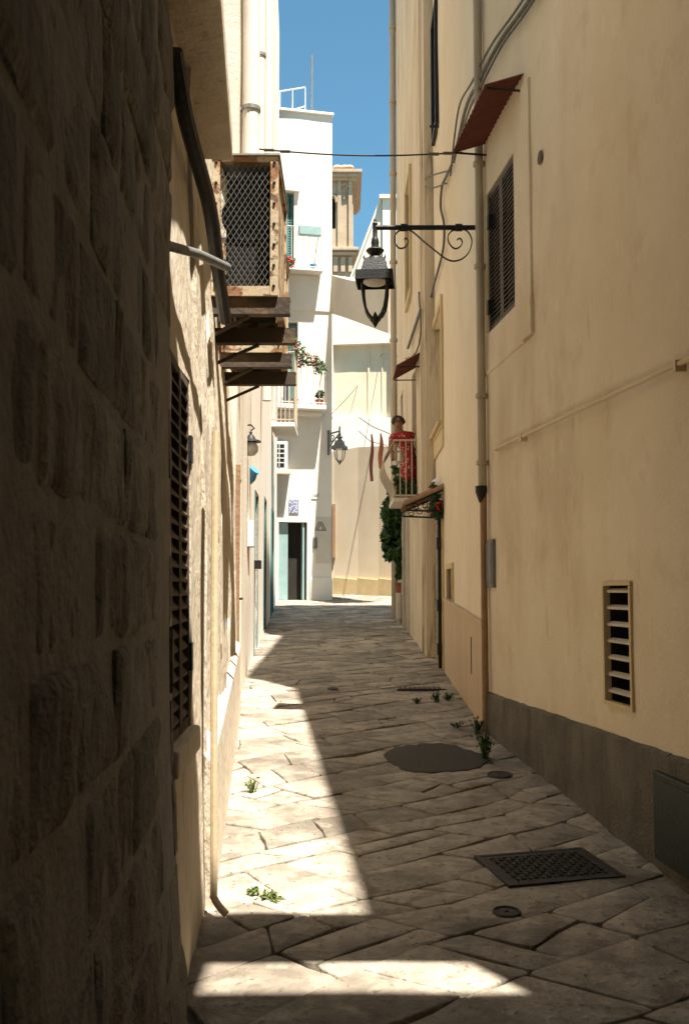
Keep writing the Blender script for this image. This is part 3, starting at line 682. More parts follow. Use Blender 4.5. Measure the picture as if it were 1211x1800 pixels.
# downpipe between the two houses
H10p = R0.L - .06
px = R0.sz(843, 600)
m = MB(); zs_ = [R0.sz(845, 862)[1], 9.1]; m.tube([R0.p(H10p, zs_[0], .05), R0.p(H10p, zs_[1], .05)], .036, 12); dp = m.build('downpipe', M['pipe_grey'], H10, smooth=True)
m = MB(); m.tube([R0.p(H10p, gz(8.4) - .05, .045), R0.p(H10p, zs_[0] - .03, .045)], .027, 12); m.build('cast_pipe', M['rust_pipe'], H10, smooth=True)
for py in (300, 480, 705, 820):
    q = R0.sz(845, py)[1]; m = MB(); m.lathe([(.05, -.018), (.05, .018)], R0.p(H10p, q, .05), 12); m.wbox(R0, H10p - .01, H10p + .01, q - .012, q + .012, -.01, .05); m.build('pipe_collar', M['pipe_grey'], dp)
m = MB(); m.lathe([(.02, -.12), (.05, -.03), (.05, .02)], R0.p(H10p, zs_[0] - .01, .06), 10); m.build('pipe_shoe', M['iron'], dp)
# ------------------------------------------------------------------ right: cream house
H11 = thing('cream_house', 'cream plastered house with stone panel foot and tan framed windows', 'house', (3, 11, .5))
R1 = Wall((1.20, 8.45), (1.26, 13.7), -1)
uw = R1.s_at(781), R1.s_at(766); uw = (min(uw), max(uw), R1.sz(773, 750)[1], R1.sz(773, 548)[1])
sw = R1.s_at(797), R1.s_at(788); sw = (min(sw), max(sw), R1.sz(792, 1082)[1], R1.sz(792, 1000)[1])
bw_ = (R1.s_y(12.75), R1.s_y(13.45), R1.sz(763, 262)[1], R1.sz(763, 45)[1])
dr = (R1.s_y(12.55), R1.s_y(13.25), gz(12.9) - .02, R1.sz(764, 905)[1])
house_wall(R1, 0, 12.4, M['cream'], H11, holes=[uw, sw, bw_, dr], cell=.2, disp=.010, fsc=1.6, body=5, back=.25)
for h, mt in ((uw, M['lintel']), (sw, M['wood'])):
    m = MB(); m.wbox(R1, h[0], h[1], h[2], h[3], -.12, -.09); m.build('window_infill', mt, H11)
casing(R1, H11, uw[0], uw[1], uw[2], uw[3], -.03, .03, .10, M['frame_tan'], 'window_frame')
m = MB(); m.wbox(R1, uw[0] - .1, uw[1] + .1, uw[2] - .34, uw[2] - .103, -.02, .022); m.build('window_apron', M['frame_tan'], H11)
m = MB(); m.wbox(R1, uw[0] - .06, uw[1] + .06, uw[2] - .05, uw[2] - .003, .0301, .075); m.build('window_sill', M['frame_tan'], H11, bevel=.006)
casing(R1, H11, sw[0], sw[1], sw[2], sw[3], -.03, .025, .06, M['frame_tan'], 'window_frame')
casing(R1, H11, bw_[0] + .05, bw_[1] - .05, bw_[2] + .05, bw_[3] - .05, -.06, .05, .05, M['iron'], 'window_frame')
m = MB(); m.wbox(R1, bw_[0], bw_[1], bw_[2], bw_[3], -.10, -.08); m.build('window_glass', M['glass_dark'], H11)
m = MB(); q = R1.sz(757, 268); m.tube([R1.p(bw_[0] + .02, bw_[2] - .04, .0), R1.p(bw_[0] + .02, bw_[2] - .04, .12)], .02, 6); m.build('shutter_stay', M['iron'], H11)
# stone panel foot with capping
s_e = R1.s_y(12.2); m0 = None
cuts = [.02, s_e * .34, s_e * .68, s_e]
for a, b in zip(cuts, cuts[1:]):
    za_, zb_ = gz(R1.p(a, 0).y) + .86, gz(R1.p(b, 0).y) + .86
    m = MB(); m.hexa([R1.p(a + .003, 0, -.01), R1.p(b - .003, 0, -.01), R1.p(b - .003, 0, .030), R1.p(a + .003, 0, .030), R1.p(a + .003, za_, -.01), R1.p(b - .003, zb_, -.01), R1.p(b - .003, zb_, .030), R1.p(a + .003, za_, .030)]); m.build('stone_panel', M['panel_stone'], H11)
    m = MB(); m.hexa([R1.p(a, za_ + .001, -.01), R1.p(b, zb_ + .001, -.01), R1.p(b, zb_ + .001, .042), R1.p(a, za_ + .001, .042), R1.p(a, za_ + .045, -.01), R1.p(b, zb_ + .045, -.01), R1.p(b, zb_ + .045, .042), R1.p(a, za_ + .045, .042)]); m.build('panel_capping', M['panel_stone'], H11)
q = R1.sz(834, 1150); m = MB(); m.wbox(R1, q[0] - .012, q[0] + .012, q[1] - .18, q[1] + .16, .03, .036); m.build('panel_slot', M['wood'], H11)
# dark slatted door
m = MB(); m.wbox(R1, dr[0], dr[1], dr[2], dr[3], -.12, -.08); m.build('door', M['shutter'], H11)
m = MB(); m.wbox(R1, dr[0] + .0, dr[0] + .06, dr[2], dr[3], -.07, .07); m.wbox(R1, dr[0] + .30, dr[0] + .34, dr[2] + .05, dr[3], -.07, .05); gt = m.build('gate_leaf', M['iron'], H11)
k = 0
while dr[2] + .2 + k * .085 < dr[3] - .1:
    m = MB(); z = dr[2] + .2 + k * .085; m.wbox(R1, dr[0] - .005, dr[0] + .29, z, z + .012, .071, .08); m.build('gate_bar', M['wire'], gt); k += 1
for py in (960, 1060, 1130):
    q = R1.sz(767, py)[1]; m = MB(); m.wbox(R1, dr[0] - .05, dr[0] + .05, q - .09, q + .06, .0, .088); m.build('hinge', M['iron'], gt)
casing(R1, H11, dr[0] - .01, dr[1] + .01, dr[2], dr[3], -.02, .03, .07, M['frame_tan'], 'door_surround', sill=False)
# ------------------------------------------------------------------ right: far streaked house with balcony
H12 = thing('plastered_house', 'tall streaked pale house with railed balcony where the woman leans', 'house', (3, 17, .8))
R2 = Wall((1.13, 13.76), (1.10, 20.7), -1)
b12 = R2.s_y(15.4), R2.s_y(16.2); zf = 3.02
hs = [(b12[0], b12[1], zf + .02, zf + 2.1), (R2.s_y(17.3), R2.s_y(18.2), gz(17.7) + .02, 3.0), (R2.s_y(16.2), R2.s_y(17.2), 6.6, 8.6), (R2.s_y(18.6), R2.s_y(19.4), 3.6, 5.4)]
house_wall(R2, 0, 15.4, M['old_render'], H12, holes=hs, cell=.2, disp=.02, fsc=1.6, streak=.12, body=6, back=.25)
for h in hs:
    m = MB(); m.wbox(R2, h[0], h[1], h[2], h[3], -.14, -.10); m.build('door' if h[2] < 3.2 else 'window_shutter', M['wood'], H12)
casing(R2, H12, hs[1][0], hs[1][1], hs[1][2], hs[1][3], -.02, .05, .12, M['pale_block'], 'door_surround', sill=False)
casing(R2, H12, hs[2][0], hs[2][1], hs[2][2], hs[2][3], -.02, .05, .10, M['frame_tan'], 'window_frame')
m = MB(); n = 5
for k in range(3): s_ = R2.s_y(14.0) + k * .23; m.wbox(R2, s_, s_ + .08, .7, 15, 0, .012 + .008 * (k % 2))
m.build('render_strip', M['old_render'], H12)
pe = R2.L - .09; m = MB(); m.tube([R2.p(pe, gz(20.5), .07), R2.p(pe, 15.3, .07)], .065, 12); dp = m.build('downpipe', M['pipe_grey'], H12, smooth=True)
for py in (30, 168, 300, 460, 600):
    q = R2.sz(697, py)[1]; m = MB(); m.lathe([(.085, -.03), (.085, .03)], R2.p(pe, q, .07), 12); m.build('pipe_collar', M['pipe_grey'], dp)
# balcony slab, bowed railing
y0, y1 = 15.2, 16.45; NB = .36
m = MB(); m.wbox(R2, R2.s_y(y0), R2.s_y(y1), zf - .07, zf, -.02, NB + .02); bal12 = m.build('balcony', M['lintel'], H12, bevel=.015)
def bow(s, n, dx, ds):
    out = []
    for k in range(11):
        u = k / 10; b = .17 * math.sin(math.pi * min(1, (1 - u) * 1.15)) ** 1.3 * (1 if u < .95 else .2)
        out.append(R2.p(s + ds * b, zf + .02 + .86 * u, n + dx * b))
    return out
m = MB(); n_ = 9
for k in range(n_ + 1):
    s_ = R2.s_y(y0) + (R2.s_y(y1) - R2.s_y(y0)) * k / n_; m.tube(bow(s_, NB, 1, 0), .010, 6)
for k in range(4):
    nn_ = NB * k / 4
    m.tube(bow(R2.s_y(y0), nn_, 0, -.0), .010, 6); m.tube(bow(R2.s_y(y1), nn_, 0, .0), .010, 6)
for z in (zf + .885, zf + .03):
    m.tube([R2.p(R2.s_y(y0), z, -.02), R2.p(R2.s_y(y0), z, NB), R2.p(R2.s_y(y1), z, NB), R2.p(R2.s_y(y1), z, -.02)], .016, 6)
m.build('railing', M['rail_cream'], bal12, smooth=True)
# ------------------------------------------------------------------ unseen buildings behind and above the viewpoint, shaped to shade the foreground
H13 = thing('vaulted_passage', 'unseen stone passage house over the viewpoint, shaped to shade the foreground', 'house', (0, -2, 0))
m = MB()
for i in range(16):
    a, b = -1.2 + 4.2 * i / 16, -1.2 + 4.2 * (i + 1) / 16
    za_ = 4.6 + .9 * math.sin(math.pi * (a + 1.2) / 4.2); zb_ = 4.6 + .9 * math.sin(math.pi * (b + 1.2) / 4.2)
    m.hexa([(a, -9, za_), (b, -9, zb_), (b, 1.735, zb_), (a, 1.735, za_), (a, -9, 7), (b, -9, 7), (b, 1.735, 7), (a, 1.735, 7)])
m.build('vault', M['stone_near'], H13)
m = MB(); m.box(-1.2, 3.0, -9, -.15, 7.001, 13.0); m.build('sky_blocker', M['stone_near'], H13)  # added unseen mass that blocks sky light and darkens the foreground
m = MB(); m.box(-3, 8, -9.6, -9.001, -1, 13); m.build('sky_blocking_wall', M['stone_near'], H13)  # added to close off sky light from behind the viewpoint
m = MB(); m.box(2.05, 8, -9, 1.88, -.5, 6.98); m.build('side_wall', M['ochre'], H13)
m = MB(); m.box(-.75, .62, 1.737, 2.40, 5.85, 6.05); m.build('shade_slab', M['stone_near'], H13)  # added unseen slab keeping the slit of sun off the near left wall
m = MB(); m.box(-1.0, 2.2, 2.37, 2.66, 5.6, 6.4); m.build('shade_beam', M['stone_near'], H13)  # unseen beam placed to cast the dark band between the sunlit strips

# ------------------------------------------------------------------ street lamp on the right
def spiral(c, ex, ez, r0, r1, a0, a1, n=22):
    return [c + ex * (r0 + (r1 - r0) * k / n) * math.cos(a0 + (a1 - a0) * k / n) + ez * (r0 + (r1 - r0) * k / n) * math.sin(a0 + (a1 - a0) * k / n) for k in range(n + 1)]
def ribbon(mb, pts, side, w, th):
    side = Vector(side)
    for i in range(len(pts) - 1):
        a, b = pts[i], pts[i + 1]; d = (b - a).normalized(); u = side.cross(d).normalized() * th; s_ = side * w
        mb.hexa([a - s_ - u, a + s_ - u, a + s_ + u, a - s_ + u, b - s_ - u, b + s_ - u, b + s_ + u, b - s_ + u])
def lantern(parent, c, k=1.0, rot=R(45), mi=None):
    """c: top of finial. four-sided lantern hanging below"""
    mi = mi or M['iron']; c = Vector(c); mb = MB()
    mb.lathe([(.008, 0), (.02, -.03), (.012, -.04), (.035, -.075), (.03, -.09), (.03, -.24), (.042, -.27), (.05, -.31), (.045, -.36), (.05, -.365), (.05, -.385), (.10, -.40), (.115, -.42), (.10, -.44), (.055, -.48), (.10, -.52), (.11, -.54)], c, 16)
    for i, (r_, z) in enumerate(()): pass
    mb2 = MB(); q = 2 ** .5
    mb2.lathe([(.10 * q, -.535), (.125 * q, -.55), (.165 * q, -.70), (.17 * q, -.715)], c, 4, rot)
    for a in range(4):
        an = rot + a * R(90); mb2.lathe([(.008, .0), (.012, .02), (.0, .055)], c + Vector((.13 * q * math.cos(an), .13 * q * math.sin(an), -.56)), 6)
    mb.v = [tuple(c + (Vector(p) - c) * k) for p in mb.v]; mb2.v = [tuple(c + (Vector(p) - c) * k) for p in mb2.v]
    mb.build('finial', mi, parent, smooth=True); mb2.build('hood', mi, parent)
    m3 = MB(); m3.lathe([(.215 * q, -.72), (.225 * q, -.722), (.235 * q, -.84), (.225 * q, -.842), (.225 * q, -.80), (.19 * q, -.745), (.19 * q, -.722)], c, 4, rot)
    m3.v = [tuple(c + (Vector(p) - c) * k) for p in m3.v]; m3.build('rim', mi, parent)
    m4 = MB(); m4.lathe([(.155, -.79), (.15, -.82), (.12, -.845), (.06, -.86), (.01, -.863)], c, 20); m4.v = [tuple(c + (Vector(p) - c) * k) for p in m4.v]; m4.build('lamp_bowl', M['glass_frost'], parent, smooth=True)
    m4 = MB(); m4.lathe([(.17, -.745), (.17, -.80), (.157, -.812), (.157, -.79)], c, 20); m4.v = [tuple(c + (Vector(p) - c) * k) for p in m4.v]; m4.build('bowl_ring', mi, parent, smooth=True)
    for a in range(4):
        an = rot + a * R(90) ; ex = Vector((math.cos(an), math.sin(an), 0)); pr = [(.215, -.80), (.21, -.95), (.19, -1.07), (.165, -1.16), (.12, -1.23), (.05, -1.285), (.0, -1.30)]
        m5 = MB(); m5.tube([c + (ex * r_ + Vector((0, 0, z))) * k for r_, z in pr], .017 * k, 6); m5.build('rib', mi, parent, smooth=True)
    m6 = MB(); m6.lathe([(.004, -1.19), (.035, -1.25), (.07, -1.275), (.07, -1.30), (.04, -1.33), (.03, -1.35), (.0, -1.40)], c, 12); m6.v = [tuple(c + (Vector(p) - c) * k) for p in m6.v]; m6.build('bottom_finial', mi, parent, smooth=True)
yl = 8.62
pl = at(659, 383, yl); pw = R1.p(R1.s_y(yl), 0)
LAMP = thing('street_lamp', 'large black iron lantern hung from scrolled bracket on cream house', 'street lamp', (pl.x, yl, pl.z))
k_ = (pl.z - at(659, 577, yl).z) / 1.40
lantern(LAMP, pl, k_, rot=R(40))
zA = at(659, 400, yl).z; xw = pw.x - .01
m = MB(); m.tube([(pl.x, yl, zA), (xw + .05, yl, zA)], .022, 10)
for px in (710, 806): q = at(px, 400, yl).x; m.lathe([(.034, -.03), (.034, .03)], (q, yl, zA), 10, axis=(1, 0, 0))
m.build('bracket_arm', M['iron'], LAMP, smooth=True)
EX, EZ = Vector((1, 0, 0)), Vector((0, 0, 1)); sc_ = lambda px, py: at(px, py, yl)
# S scroll: small spiral at the outer end, straight diagonal, large spiral by the wall
c1 = sc_(706, 419); c2 = sc_(800, 432)
def bez(P, n=60):
    P = [Vector(p) for p in P]; out = []
    for i in range(len(P) - 1):
        p0 = P[max(i - 1, 0)]; p1 = P[i]; p2 = P[i + 1]; p3 = P[min(i + 2, len(P) - 1)]
        for q in range(8):
            t = q / 8; out.append(.5 * ((2 * p1) + (p2 - p0) * t + (2 * p0 - 5 * p1 + 4 * p2 - p3) * t * t + (3 * p1 - p0 - 3 * p2 + p3) * t ** 3))
    return out + [P[-1]]
S = [(711, 422), (712, 419), (716, 421), (717, 427), (711, 435), (701, 436), (694, 426), (695, 413), (703, 405), (716, 404), (727, 409), (745, 425), (765, 441), (782, 454), (796, 459), (812, 455), (824, 443), (829, 425), (825, 412), (817, 404), (806, 404), (794, 406), (787, 416), (790, 429), (799, 437), (808, 434), (812, 426), (808, 419), (803, 422)]
m = MB(); ribbon(m, bez([sc_(*p) for p in S]), (0, 1, 0), .011, .0045); m.build('scroll', M['iron'], LAMP)
# ------------------------------------------------------------------ lantern on the white house
y2 = 26.3; p2 = at(598, 757, y2); LW = thing('street_lamp', 'small grey wall lantern on the corner of the white tower house', 'street lamp', (p2.x, y2, p2.z))
q = W5.sz(580, 785); y2 = W5.p(W5.L - .1, 0).y - .42
p2 = at(597, 748, y2); k2 = (p2.z - at(597, 818, y2).z) / 1.40; 
lantern(LW, p2, k2, rot=R(30), mi=M['grey_metal'])
pw5 = W5.p(W5.L - .09, 0); m = MB()
z1_, z0_ = at(580, 757, pw5.y).z, at(580, 800, pw5.y).z
m.tube([(pw5.x, pw5.y - .02, z0_), (pw5.x, pw5.y - .02, z1_)], .035, 8); m.tube([(pw5.x, pw5.y - .02, z1_ - .1), (p2.x, y2, p2.z - .15)], .025, 8); m.tube([(pw5.x, pw5.y - .02, z0_ + .2), (p2.x, y2, p2.z - .2)], .018, 8)
m.tube(spiral(Vector((pw5.x + .1, pw5.y - .12, z1_ - .25)), Vector((.5, -.8, 0)).normalized(), EZ, .12, .03, 0, R(420)), .014, 6)
m.build('bracket_arm', M['grey_metal'], LW, smooth=True)
# ------------------------------------------------------------------ small lantern on the left wall
y3 = 11.6; w3 = L3.p(L3.s_y(y3), 0); p3 = at(441, 772, y3); LL = thing('wall_lantern', 'small scrolled wall lantern with white globe on the left', 'lantern', (p3.x, y3, p3.z))
m = MB(); m.lathe([(.005, .10), (.02, .08), (.012, .06), (.03, .05), (.05, .02), (.06, 0), (.12, -.02), (.125, -.035), (.05, -.04)], p3, 12); m.build('hood', M['iron'], LL, smooth=True)
m = MB(); m.lathe([(.06, -.041), (.09, -.09), (.085, -.15), (.05, -.19), (.01, -.20)], p3, 14); m.build('globe', M['glass_frost'], LL, smooth=True)
m = MB(); m.tube([w3 + Vector((-.02, 0, p3.z - .04)), (p3.x - .10, y3, p3.z - .02), (p3.x - .12, y3, p3.z + .08), (p3.x - .09, y3, p3.z + .16), (p3.x, y3, p3.z + .17), (p3.x + .04, y3, p3.z + .13), (p3.x, y3, p3.z + .10)], .011, 6); m.build('bracket', M['iron'], LL, smooth=True)
# ------------------------------------------------------------------ caged air conditioners on the left
def ac(d0, d1, label, front):
    x0 = at(372, 400, 5.75).x; x1 = at(489, 400, 5.75).x; z0 = at(430, 520, 5.75).z; z1 = at(430, 274, 5.75).z
    sh = L2.p(L2.s_y(d0), 3).x - L2.p(L2.s_y(5.75), 3).x; x0 += sh; x1 += sh * .55
    t = thing('air_conditioner', label, 'air conditioner', (x0, (d0 + d1) / 2, z0), 'caged air conditioners over the street')
    pw_ = .048
    for x in (x0, x1 - pw_):
        for y in (d0, d1 - .06):
            m = MB(); m.box(x, x + pw_, y, y + .055, z0, z1); m.build('cage_post', M['rust'], t, bevel=.004)
    for y in (d0 + .001, d1 - .055):
        for za_, zb_ in ((z1 - .035, z1 - .001), (z0 + .001, z0 + .06)): m = MB(); m.box(x0 + pw_, x1 - pw_, y, y + .05, za_, zb_); m.build('cage_rail', M['rust'], t)
    for x in (x0 + .002, x1 - pw_ + .002):
        for za_, zb_ in ((z1 - .04, z1 - .002), (z0 + .002, z0 + .06)): m = MB(); m.box(x, x + .05, d0 + .056, d1 - .061, za_, zb_); m.build('cage_rail', M['rust'], t)
    for x in (x0 + pw_ / 2, x1 - pw_ / 2):
        for q in range(7): m = MB(); m.lathe([(.009, 0), (.009, .006), (.005, .009)], (x, d0, z0 + .06 + (z1 - z0 - .1) * q / 6), 8, axis=(0, -1, 0)); m.build('bolt', M['iron'], t)
    m = MB(); m.box(x1 - .02, x1 - .012, d0 + .058, d1 - .062, z0 + .062, z1 - .042); m.build('side_panel', M['rust'], t)
    m = MB(); m.box(x0 + .07, x1 - .07, d0 + .13, d1 - .08, z0 + .05, z1 - .08); m.build('condenser', M['dark_in'], t, bevel=.01)  # painted near black to imitate the shade inside the cage
    m = MB(); m.box(x0 - .01, x1 + .01, d0 - .01, d1 + .01, z1 + .001, z1 + .012); m.build('top_sheet', M['wire'], t)
    if front:   # diamond wire mesh on the end facing down the street
        m = MB(); a, b, c, e = x0 + pw_, x1 - pw_, z0 + .06, z1 - .035; st = .034; w_, h_ = b - a, e - c
        n = int((w_ + h_) / st) + 2
        for sgn in (1, -1):
            for i in range(n):
                q = i * st; pts = []
                # line x' + z'*0.62 = q
                lo = max(0, (q - w_) / .62); hi = min(h_, q / .62)
                if hi - lo < .01: continue
                xa, xb = q - .62 * lo, q - .62 * hi
                if sgn < 0: xa, xb = w_ - xa, w_ - xb
                m.tube([(a + xa, d0 + .02 + sgn * .002, c + lo), (a + xb, d0 + .02 + sgn * .002, c + hi)], .0019, 4, caps=False)
        o = m.build('wire_mesh', M['grey_metal'], t); o['kind'] = 'stuff'
        m = MB(); cx, cz = (a + b) / 2, c + h_ * .62
        m.lathe([(.155, 0), (.155, .01), (.13, .012)], (cx, d0 + .128, cz), 24, axis=(0, -1, 0)); m.lathe([(.04, 0.012), (.03, .03)], (cx, d0 + .128, cz), 12, axis=(0, -1, 0)); m.build('fan_ring', M['dark_in'], t)
    for y in (d0 + .02, d1 - .16):
        m = MB(); zb = z0 - .002; xw_ = L2.p(L2.s_y(y), z0).x - .03; xe = x1 + .07
        m.box(xw_, xe, y, y + .012, zb - .10, zb); m.box(xw_, xe, y + .0121, y + .075, zb - .012, zb); m.box(xw_, xe, y + .0121, y + .075, zb - .10, zb - .088); m.build('bracket_channel', M['beam'], t)
        m = MB(); m.box(xw_ - .01, xw_ + .05, y - .02, y + .09, zb - .26, zb - .102); m.build('wall_plate', M['rust'], t)
        m = MB(); m.tube([(xw_ + .02, y + .04, zb - .24), (x0 + .22, y + .04, zb - .105)], .012, 6); m.build('strut', M['beam'], t)
    return t
ac(5.75, 6.62, 'rusty caged air conditioner with diamond wire mesh facing down the street', True)
ac(7.15, 7.95, 'rusty caged air conditioner on brackets behind the wire mesh one', False)
# stub pipe sticking out of the near wall in front of the cage
a, b = at(282, 428, 3.35), at(400, 470, 4.3); m = MB(); m.tube([a + Vector((-.06, -.02, .0)), a, a.lerp(b, .5) + Vector((0, 0, .012)), b], .019, 10)
tag(m.build('metal_pipe', M['grey_metal'], smooth=True), 'grey pipe stub slanting out of the dark stone wall', 'pipe')
# dark hanging pipe under the eaves slab
pts = [L1.p(.35, 3.72, .05), L1.p(.6, 3.55, .06), L2.p(.1, 3.40, .08), L2.p(.55, 3.25, .09), L2.p(1.05, 3.12, .10)]; m = MB(); m.tube(bez(pts), .035, 8)
tag(m.build('hanging_pipe', M['iron'], smooth=True), 'black drain pipe bending down under the eaves to the cage', 'pipe')
# drainpipe at foot of left wall
q = L1.p(.93, 0, .03); m = MB(); m.tube(bez([q + Vector((0, 0, 2.3)), q + Vector((.004, 0, 1.3)), q + Vector((.012, 0, .40)), q + Vector((.015, -.01, .30)), q + Vector((.07, -.04, .24))]), .016, 8)
tag(m.build('drain_pipe', M['pipe_tan'], smooth=True), 'thin pale drain pipe reaching the sunlit paving by the left wall', 'pipe')
# big white downpipes on the left houses
for i, (W, y, r_, z0, lab) in enumerate(((L3, 9.62, .085, 4.2, 'thick white downpipe just above the rusty cage'), (L3, 12.2, .07, 4.4, 'white downpipe beyond the thickest one, ending in a round cap'), (L4, 15.6, .075, 4.6, 'slim white downpipe on the green doored house'))):
    s_ = W.s_y(y); m = MB(); m.tube([W.p(s_, z0, r_ + .02), W.p(s_, 13, r_ + .02)], r_, 16); t = thing('downpipe', lab, 'pipe', W.p(s_, z0)); m.build('pipe', M['pipe_white'], t, smooth=True)
    for z in (z0 + .7, z0 + 2.2, z0 + 4):
        m = MB(); m.lathe([(r_ + .012, -.02), (r_ + .012, .02)], W.p(s_, z, r_ + .02), 16); m.wbox(W, s_ - .015, s_ + .015, z - .015, z + .015, -.01, r_)
        m.build('bracket', M['wire'], t)
y = 11.0; q = at(438, 158, y); m = MB(); m.lathe([(.01, .09), (.06, .075), (.085, .03), (.085, -.02), (.05, -.06), (.03, -.07)], q, 14); t = thing('vent_cowl', 'white round vent cowl on thin pipe beside the downpipes', 'vent', q); m.build('cap', M['pipe_white'], t, smooth=True)
m = MB(); m.tube([q + Vector((0, 0, -.06)), q + Vector((.0, 0, -.7)), q + Vector((-.25, 0, -.9))], .025, 8); m.build('pipe', M['pipe_white'], t, smooth=True)

# ------------------------------------------------------------------ awnings
def awning(W, px_near, px_far, py_top, drop, out, lab, y_ref=None, slats=True, mat=None):
    sa = W.s_at(px_near) if isinstance(px_near, int) else px_near; sb = W.s_at(px_far) if isinstance(px_far, int) else px_far
    s0, s1 = min(sa, sb), max(sa, sb); zt = py_top; t = thing('awning', lab, 'awning', W.p((s0 + s1) / 2, zt))
    n = max(6, int((s1 - s0) / .075))
    for i in range(n):     # one ridge of the corrugated sheet after another
        a, b = s0 + (s1 - s0) * i / n, s0 + (s1 - s0) * (i + 1) / n; m = MB(); K = 6
        for k in range(K + 1):
            u = k / K; s_ = a + (b - a) * u; h_ = .016 * math.sin(math.pi * u)
            m.v += [tuple(W.p(s_, zt + h_, 0)), tuple(W.p(s_, zt - drop + h_, out)), tuple(W.p(s_, zt - drop + h_ - .008, out)), tuple(W.p(s_, zt + h_ - .008, 0))]
        for k in range(K):
            for q in range(4): c = k * 4; m.f.append((c + q, c + (q + 1) % 4, c + 4 + (q + 1) % 4, c + 4 + q))
        m.f.append((0, 3, 2, 1)); m.f.append((K * 4, K * 4 + 1, K * 4 + 2, K * 4 + 3))
        m.build('awning_rib', mat or M['tile_dark'], t, smooth=True)
    for s_ in (s0 + .03, s1 - .03):
        m = MB(); m.tube([W.p(s_, zt - drop * .9 - .03, 0), W.p(s_, zt - drop - .012, out * .95)], .009, 6); m.build('awning_stay', M['iron'], t)
    return t
# the awning over the shuttered window, fixed to the ochre wall
zA1 = R0.sz(862, 186)[1]
awning(R0, R0.s_at(933), R0.L - .10, 5.45, .10, .29, 'dark red corrugated awning above the brown louvred shutter')
zA2 = R2.p(0, 0).z + at(722, 622, 14.6).z
awning(R2, R2.s_y(14.5), R2.s_y(15.5), zA2, .20, .36, 'small dark red corrugated awning high over the balcony')
# ------------------------------------------------------------------ tiled door canopy with ironwork
zc_ = at(765, 862, 12.9).z; CY0, CY1 = 12.35, 13.45
CN = thing('door_canopy', 'little old tile canopy on scrolled iron brackets over the dark door', 'canopy', (1.25, 12.9, zc_))
def cp(s_y, z, n): return R1.p(R1.s_y(s_y), z, n)
for i in range(7):
    ya, yb = CY0 + (CY1 - CY0) * i / 7, CY0 + (CY1 - CY0) * (i + 1) / 7; m = MB(); K = 6
    for k in range(K + 1):
        u = k / K; y = ya + (yb - ya) * u; h_ = .05 * math.sin(math.pi * u)
        m.v += [tuple(cp(y, zc_ + h_, -.01)), tuple(cp(y, zc_ - .22 + h_, .50)), tuple(cp(y, zc_ - .245 + h_, .50)), tuple(cp(y, zc_ - .025 + h_, -.01))]
    for k in range(K):
        for q in range(4): c = k * 4; m.f.append((c + q, c + (q + 1) % 4, c + 4 + (q + 1) % 4, c + 4 + q))
    m.f.append((0, 3, 2, 1)); m.f.append((K * 4, K * 4 + 1, K * 4 + 2, K * 4 + 3)); m.build('roof_tile', M['old_tile'], CN, smooth=True)
for y in (CY0 + .03, CY1 - .03):
    m = MB(); m.tube([cp(y, zc_ - .32, -.01), cp(y, zc_ - .30, .47)], .012, 6); m.tube([cp(y, zc_ - .05, .02), cp(y, zc_ - .25, .48), cp(y, zc_ - .30, .47)], .010, 6)
    for k, n_ in enumerate((.13, .25, .36)): m.tube(spiral(cp(y, zc_ - .22 - .02 * k, n_), R1.n, EZ, .05, .012, 0, R(500)), .007, 5)
    m.build('iron_bracket', M['iron'], CN)
# white pierced vent basket
q = R1.sz(775, 856); m = MB(); c = R1.p(q[0], q[1], 0)
BK = thing('vent_basket', 'white pierced plastic vent cover beside the door canopy', 'vent', c)
m.lathe([(.13, -.02), (.13, .02), (.11, .08), (.07, .12), (.01, .13)], c, 16, axis=R1.n); m.build('cover', M['white_plastic'], BK, smooth=True)
m = MB()
for i in range(4):
    for j in range(4): m.lathe([(.011, 0), (.011, .004)], c + R1.n * (.105 - .012 * i) + R1.t * (-.105 + .022 * i) * 1 + EZ * (.05 - .03 * j), 6, axis=(R1.n - R1.t).normalized())
o = m.build('piercing', M['dark_in'], BK); o['kind'] = 'stuff'

# ------------------------------------------------------------------ cables
def cable(pts, r, lab, mat='cable', name='cable', n=6):
    m = MB(); m.tube(bez(pts), r, n); return tag(m.build(name, M[mat], smooth=True), lab, 'cable')
q0 = at(455, 262, 9.7); q1 = R1.p(R1.s_y(9.7), at(760, 268, 9.7).z, .03)
CB = thing('cable', 'thin dark cable strung level across the street with tension clamps', 'cable', q0)
m = MB(); m.tube([q0 + (q1 - q0) * t + EZ * (-.05 * math.sin(math.pi * t)) for t in [i / 20 for i in range(21)]], .008, 6); m.build('wire', M['cable_dark'], CB, smooth=True)
for t_ in (.05, .13, .86, .93):
    c = q0 + (q1 - q0) * t_ + EZ * (-.05 * math.sin(math.pi * t_)); m = MB(); m.tube([c - (q1 - q0).normalized() * .05, c + (q1 - q0).normalized() * .05], .016, 6); m.build('clamp', M['cable'], CB)
